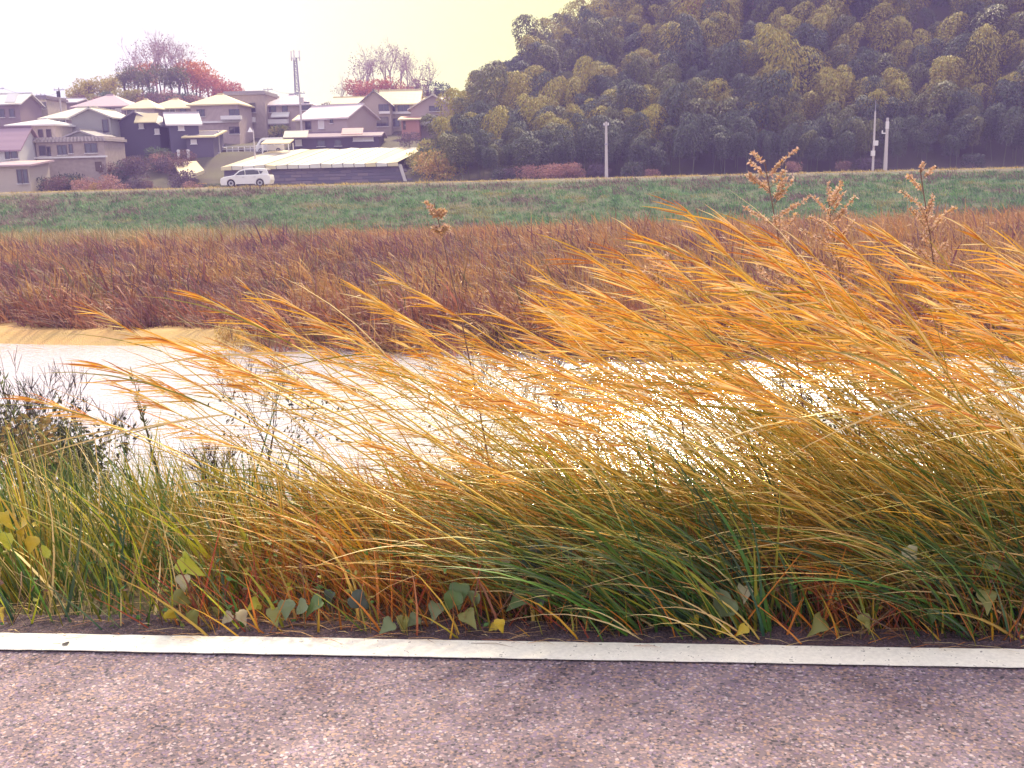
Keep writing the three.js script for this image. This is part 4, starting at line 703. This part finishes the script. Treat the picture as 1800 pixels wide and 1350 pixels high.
// ---------- shrubs on the near bank ----------
{
  const twigM = limbMat([.07, .05, .06]), darkLeaf = crownMat([.055, .06, .035], .2), autumn = crownMat([.3, .2, .06], .3), yl = crownMat([.5, .4, .03], .35);
  function bush(px, d, yTop, wide, n, leaf, m, label, name = 'bank_shrub', bareOnly) {
    const p = lev(px, 800, d); p.y = H(p.x, p.z) - .05; const top = lev(px, yTop, d).y, h = top - p.y, t = thing(name, label, 'shrub', p, 0);
    const tw = part('branches', limbs(h * 1.15, .009, .75, 4, 0, .0022), twigM, t);
    if (!bareOnly) { const c = part('foliage', crownGeo(n, wide, h * .36, wide * .7, leaf, 12, .4), m, t); c.position.y = h * .62; }
    return t;
  }
  bush(60, 7.2, 690, .5, 1500, .05, darkLeaf, 'dark leafy shrub against the water at the left edge');
  bush(165, 7.6, 720, .42, 900, .05, darkLeaf, 'smaller dark shrub sloping down beside the left edge shrub');
  bush(10, 6.4, 720, .4, 800, .05, autumn, 'brownish shrub at the left picture edge');
  bush(1420, 6.8, 640, .5, 900, .045, darkLeaf, 'dark bluish shrub showing through the grass right of the middle');
  bush(480, 8, 640, .7, 300, .04, darkLeaf, 'thin twiggy shrub before the open water');
  bush(1060, 7.4, 660, .5, 180, .04, autumn, 'bare twiggy shrub before the bright water in the middle');
  bush(860, 9, 615, .8, 400, .04, autumn, 'brown twiggy shrub behind the leaning grass');
  bush(1640, 7.6, 640, .6, 500, .04, autumn, 'brown shrub behind the grass at the right');
  bush(1740, 8.4, 640, .6, 500, .04, darkLeaf, 'dark twiggy shrub behind the grass at the right edge');
  bush(20, 4.75, 905, .16, 150, .07, yl, 'yellow-leaved weed at the left picture edge', 'yellow_weed');
  bush(385, 5.1, 815, .1, 60, .06, yl, 'small yellow-leaved weed in the grass left of the middle', 'yellow_weed');
  // upright dark shoots rising over the left shrub
  const sh = (px, d, yTop, label, group, lean = -.12) => {
    const p = lev(px, 850, d); p.y = H(p.x, p.z); const h = lev(px, yTop, d).y - p.y, t = thing('upright_weed', label, 'weed', p, 0, group), b = new GB(), pts = bladePath(V(0, 0, 0), V(lean, 1, 0), h, .05, 0, 6), c = vary([.1, .1, .04], .2), l = new GB();
    b.tube(pts, pts.map((_, k) => .006 - .0007 * k), pts.map(() => c), 4); const cv = new THREE.CatmullRomCurve3(pts);
    for (let k = 0; k < 46; k++) { const q = rr(.4, 1), a = rnd() * 6.283, dir = V(Math.cos(a) * .7, rr(.4, 1.1), Math.sin(a) * .7).normalize(); l.leaf(cv.getPoint(q), dir, V(-Math.sin(a), 0, Math.cos(a)), rr(.03, .075), rr(.008, .016), vary(pick([[.1, .13, .04], [.16, .17, .04], [.07, .07, .05]]), .2)); }
    part('stem', b.geo(), dryMat, t); part('leaves', l.geo(), grassMat, t);
  };
  for (const [px, y] of [[12, 610], [30, 625], [55, 640], [88, 600], [105, 650], [130, 655], [150, 668], [172, 690], [196, 700]]) sh(px + 14, 6.8, y, 'thin dark upright weed over the shrub at the left', 'upright weeds at the left', -.25);
  sh(95, 5.2, 548, 'tallest upright weed rising above the waterline at the left', undefined, -.22);
  sh(292, 6, 640, 'leafy upright weed standing alone before the open water', undefined, -.1); sh(300, 5.6, 690, 'shorter leafy weed beside the lone weed before the water', undefined, -.15);
  // pale fluffy seed heads on tall weeds
  function fluffy(px, d, yTop, wide, label, low = .6, kids = 38) {
    const p = lev(px, 900, d); p.y = H(p.x, p.z); const h = lev(px, yTop, d).y - p.y, t = thing('seed_head_weed', label, 'weed', p), b = new GB(), f = new GB(), main = bladePath(V(0, 0, 0), V(-.1, 1, 0), h, .06, 0, 6), cv = new THREE.CatmullRomCurve3(main);
    b.tube(main, main.map((_, k) => .006 - .0006 * k), main.map(() => [.16, .08, .08]), 5);
    for (let k = 0; k < kids; k++) {
      const q = rr(low, 1), o = cv.getPoint(q), a = rnd() * 6.283, L = wide * rr(.4, 1) * (1.2 - q * .6), pt = bladePath(o, V(Math.cos(a) * .8, rr(.4, 1), Math.sin(a) * .8), L, .8, .2, 4), c2 = new THREE.CatmullRomCurve3(pt);
      b.tube(pt, pt.map(() => .0016), pt.map(() => [.2, .11, .08]), 3);
      for (let j = 0; j < 80; j++) { const dir = V(rr(-1, .6), rr(-.5, .9), rr(-1, 1)).normalize(); f.leaf(c2.getPoint(rr(.25, 1)), dir, V(rr(-1, 1), rr(-1, 1), rr(-1, 1)).cross(dir).normalize(), rr(.009, .024), rr(.005, .011), vary(pick([[.66, .44, .34], [.74, .55, .42], [.55, .36, .26], [.6, .38, .18]]), .2)); }
    }
    part('stem', b.geo(), dryMat, t); tag(part('seed_heads', f.geo(), plumeMat, t), null, null, null, 'stuff');
  }
  fluffy(1440, 4.75, 272, .3, 'tall weed with a pale pinkish fluffy head rising against the bamboo hill'); fluffy(1530, 4.9, 345, .3, 'fluffy-headed weed just right of the tallest fluffy weed');
  fluffy(1690, 5.0, 285, .26, 'tall fluffy weed near the right edge crossing the levee crest'); fluffy(880, 5.0, 345, .12, 'golden fluffy weed before the levee in the middle', .9, 12); fluffy(1225, 5.2, 455, .22, 'yellowish fluffy weed among the plumes right of the middle', .85, 16);
}
// ---------- climbing vines with broad leaves at the road edge ----------
{
  function broadLeaf(c) {                                           // heart-shaped, cupped, with a pointed tip
    const b = new GB(), half = [[0, 0], [.2, -.06], [.4, .06], [.47, .26], [.38, .42], [.27, .52], [.16, .74], [0, 1]], fold = rr(.25, .6), droop = rr(.2, .6), jig = [0, 0].map(() => rr(.85, 1.1));
    const bend = (x, y) => V(x, (y - .35) * (1 - .15 * droop * y), Math.abs(x) * fold - droop * y * y + .06 * Math.sin(y * 9 + x * 4)), mid = half.map(([, y]) => b.v(bend(0, Math.max(y, 0)), [c[0] * 1.15, c[1] * 1.1, c[2]]));
    for (const sd of [-1, 1]) { const rim = half.map(([x, y], k) => b.v(bend(sd * x * jig[(sd + 1) / 2], y), vary(c, .08))); for (let k = 0; k + 1 < half.length; k++) sd > 0 ? b.i.push(mid[k], rim[k], rim[k + 1], mid[k], rim[k + 1], mid[k + 1]) : b.i.push(mid[k], rim[k + 1], rim[k], mid[k], mid[k + 1], rim[k + 1]); }
    return b.geo();
  }
  const cols = { grey: [.15, .2, .1], lime: [.4, .42, .03], dark: [.04, .055, .04], olive: [.17, .18, .04], pale: [.42, .37, .22], gold: [.5, .36, .02], green: [.09, .15, .045] };
  const geos = Object.fromEntries(Object.entries(cols).map(([k, c]) => [k, [0, 1, 2].map(() => broadLeaf(vary(c, .1)))]));
  const vm = leafMat(.3, .55);
  function vine(label, leaves, d0) {
    const pts = leaves.map(([px, py]) => { const x = (px - 900) / FPX * 3.9; return lev(px, py, E0(x) + rr(-.05, .04) + Math.max(0, 1085 - py) * .0011); }), c = pts.reduce((a, p) => a.add(p), V(0, 0, 0)).multiplyScalar(1 / pts.length), base = at(c.x, -c.z, 0), t = thing('broad_leaved_vine', label, 'vine', base);
    const st = new GB(), run = []; const order = pts.map((p) => p.clone().sub(base)).sort((a, b) => a.x - b.x); for (const p of order) run.push(V(p.x + .01, Math.max(p.y * .4, .02), p.z - .05));
    run.unshift(V(order[0].x + .05, -.03, order[0].z - .12)); st.tube(run, run.map(() => .004), run.map(() => [.2, .11, .05]), 4);
    leaves.forEach(([px, py, size, kind], k) => {
      const q = pts[k].clone().sub(base), m = part('leaf', pick(geos[kind]), vm, t); m.position.copy(q); m.scale.setScalar(size * .88 * d0 / FPX); m.rotation.set(rr(-1.1, -.1), rr(-.8, .8), Math.PI + rr(-1.2, 1.2));
      const j = run[Math.min(k + 1, run.length - 1)]; st.tube([q.clone().add(V(0, 0, -.01)), q.clone().lerp(V(q.x, 0, q.z - .06), .6), V(q.x + .02, -.02, q.z - .08)], [.002, .0025, .003], [0, 1, 2].map(() => [.24, .16, .06]), 3);
    });
    part('stem', st.geo(), dryMat, t);
  }
  vine('vine with a large yellow-green leaf and pale lower leaves at the left', [[330, 992, 62, 'lime'], [322, 1022, 34, 'pale'], [315, 1052, 40, 'olive'], [338, 1086, 36, 'olive'], [380, 1078, 30, 'brown' in cols ? 'brown' : 'olive'], [300, 1080, 26, 'gold']], 4.05);
  vine('vine of small grey-green leaves left of the middle by the tarmac', [[482, 1080, 36, 'olive'], [502, 1068, 40, 'grey'], [530, 1068, 40, 'grey'], [552, 1062, 46, 'green'], [448, 1062, 30, 'lime'], [400, 1086, 30, 'pale'], [425, 1084, 34, 'pale'], [580, 1050, 34, 'dark'], [630, 1056, 48, 'dark']], 3.98);
  vine('vine with round grey-green leaves reaching the tarmac in the middle', [[682, 1100, 34, 'grey'], [708, 1094, 34, 'olive'], [728, 1090, 30, 'grey'], [765, 1072, 42, 'grey'], [795, 1055, 48, 'green'], [808, 1042, 52, 'green'], [835, 1052, 38, 'grey'], [822, 1084, 42, 'olive'], [880, 1098, 28, 'gold'], [868, 1102, 22, 'gold']], 3.93);
  vine('vine of dark leaves over the rusty weeds right of the middle leaves', [[915, 1050, 50, 'green'], [950, 1046, 46, 'dark'], [940, 980, 56, 'dark', 4.3], [1000, 972, 40, 'dark', 4.35], [888, 985, 24, 'pale', 4.3]], 4.0);
  vine('vine with one large drooping grey-green leaf right of the middle', [[1272, 1066, 62, 'grey'], [1308, 1040, 38, 'pale'], [1240, 1072, 26, 'olive'], [1272, 1104, 28, 'gold'], [1305, 1106, 28, 'gold'], [1222, 1090, 24, 'gold']], 3.95);
  vine('vine with small olive leaves low at the right', [[1600, 972, 34, 'pale', 4.25], [1735, 1050, 44, 'olive'], [1740, 990, 36, 'olive', 4.2], [1440, 1096, 48, 'olive'], [1520, 1090, 30, 'olive'], [1640, 1080, 30, 'green']], 4.0);
  vine('yellow-leaved vine in the grass at the left edge', [[10, 912, 40, 'gold', 4.4], [40, 930, 44, 'gold', 4.4], [12, 950, 42, 'lime', 4.35], [55, 955, 36, 'gold', 4.35], [80, 972, 34, 'lime', 4.3], [5, 1078, 30, 'gold']], 4.15);
  const fl = thing('fallen_leaf', 'small dark leaf lying on the white line at the left', 'leaf', gnd(114, 1131, .016)); const lf = part('leaf', broadLeaf([.05, .04, .05]), vm, fl); lf.scale.set(.025, .04, .025); lf.rotation.set(-1.45, 0, 1.3); part('stem', new THREE.CylinderGeometry(.001, .001, .03, 5).rotateZ(1.5).translate(-.03, .001, 0), woodM, fl);
}
renderer.render(scene, camera);
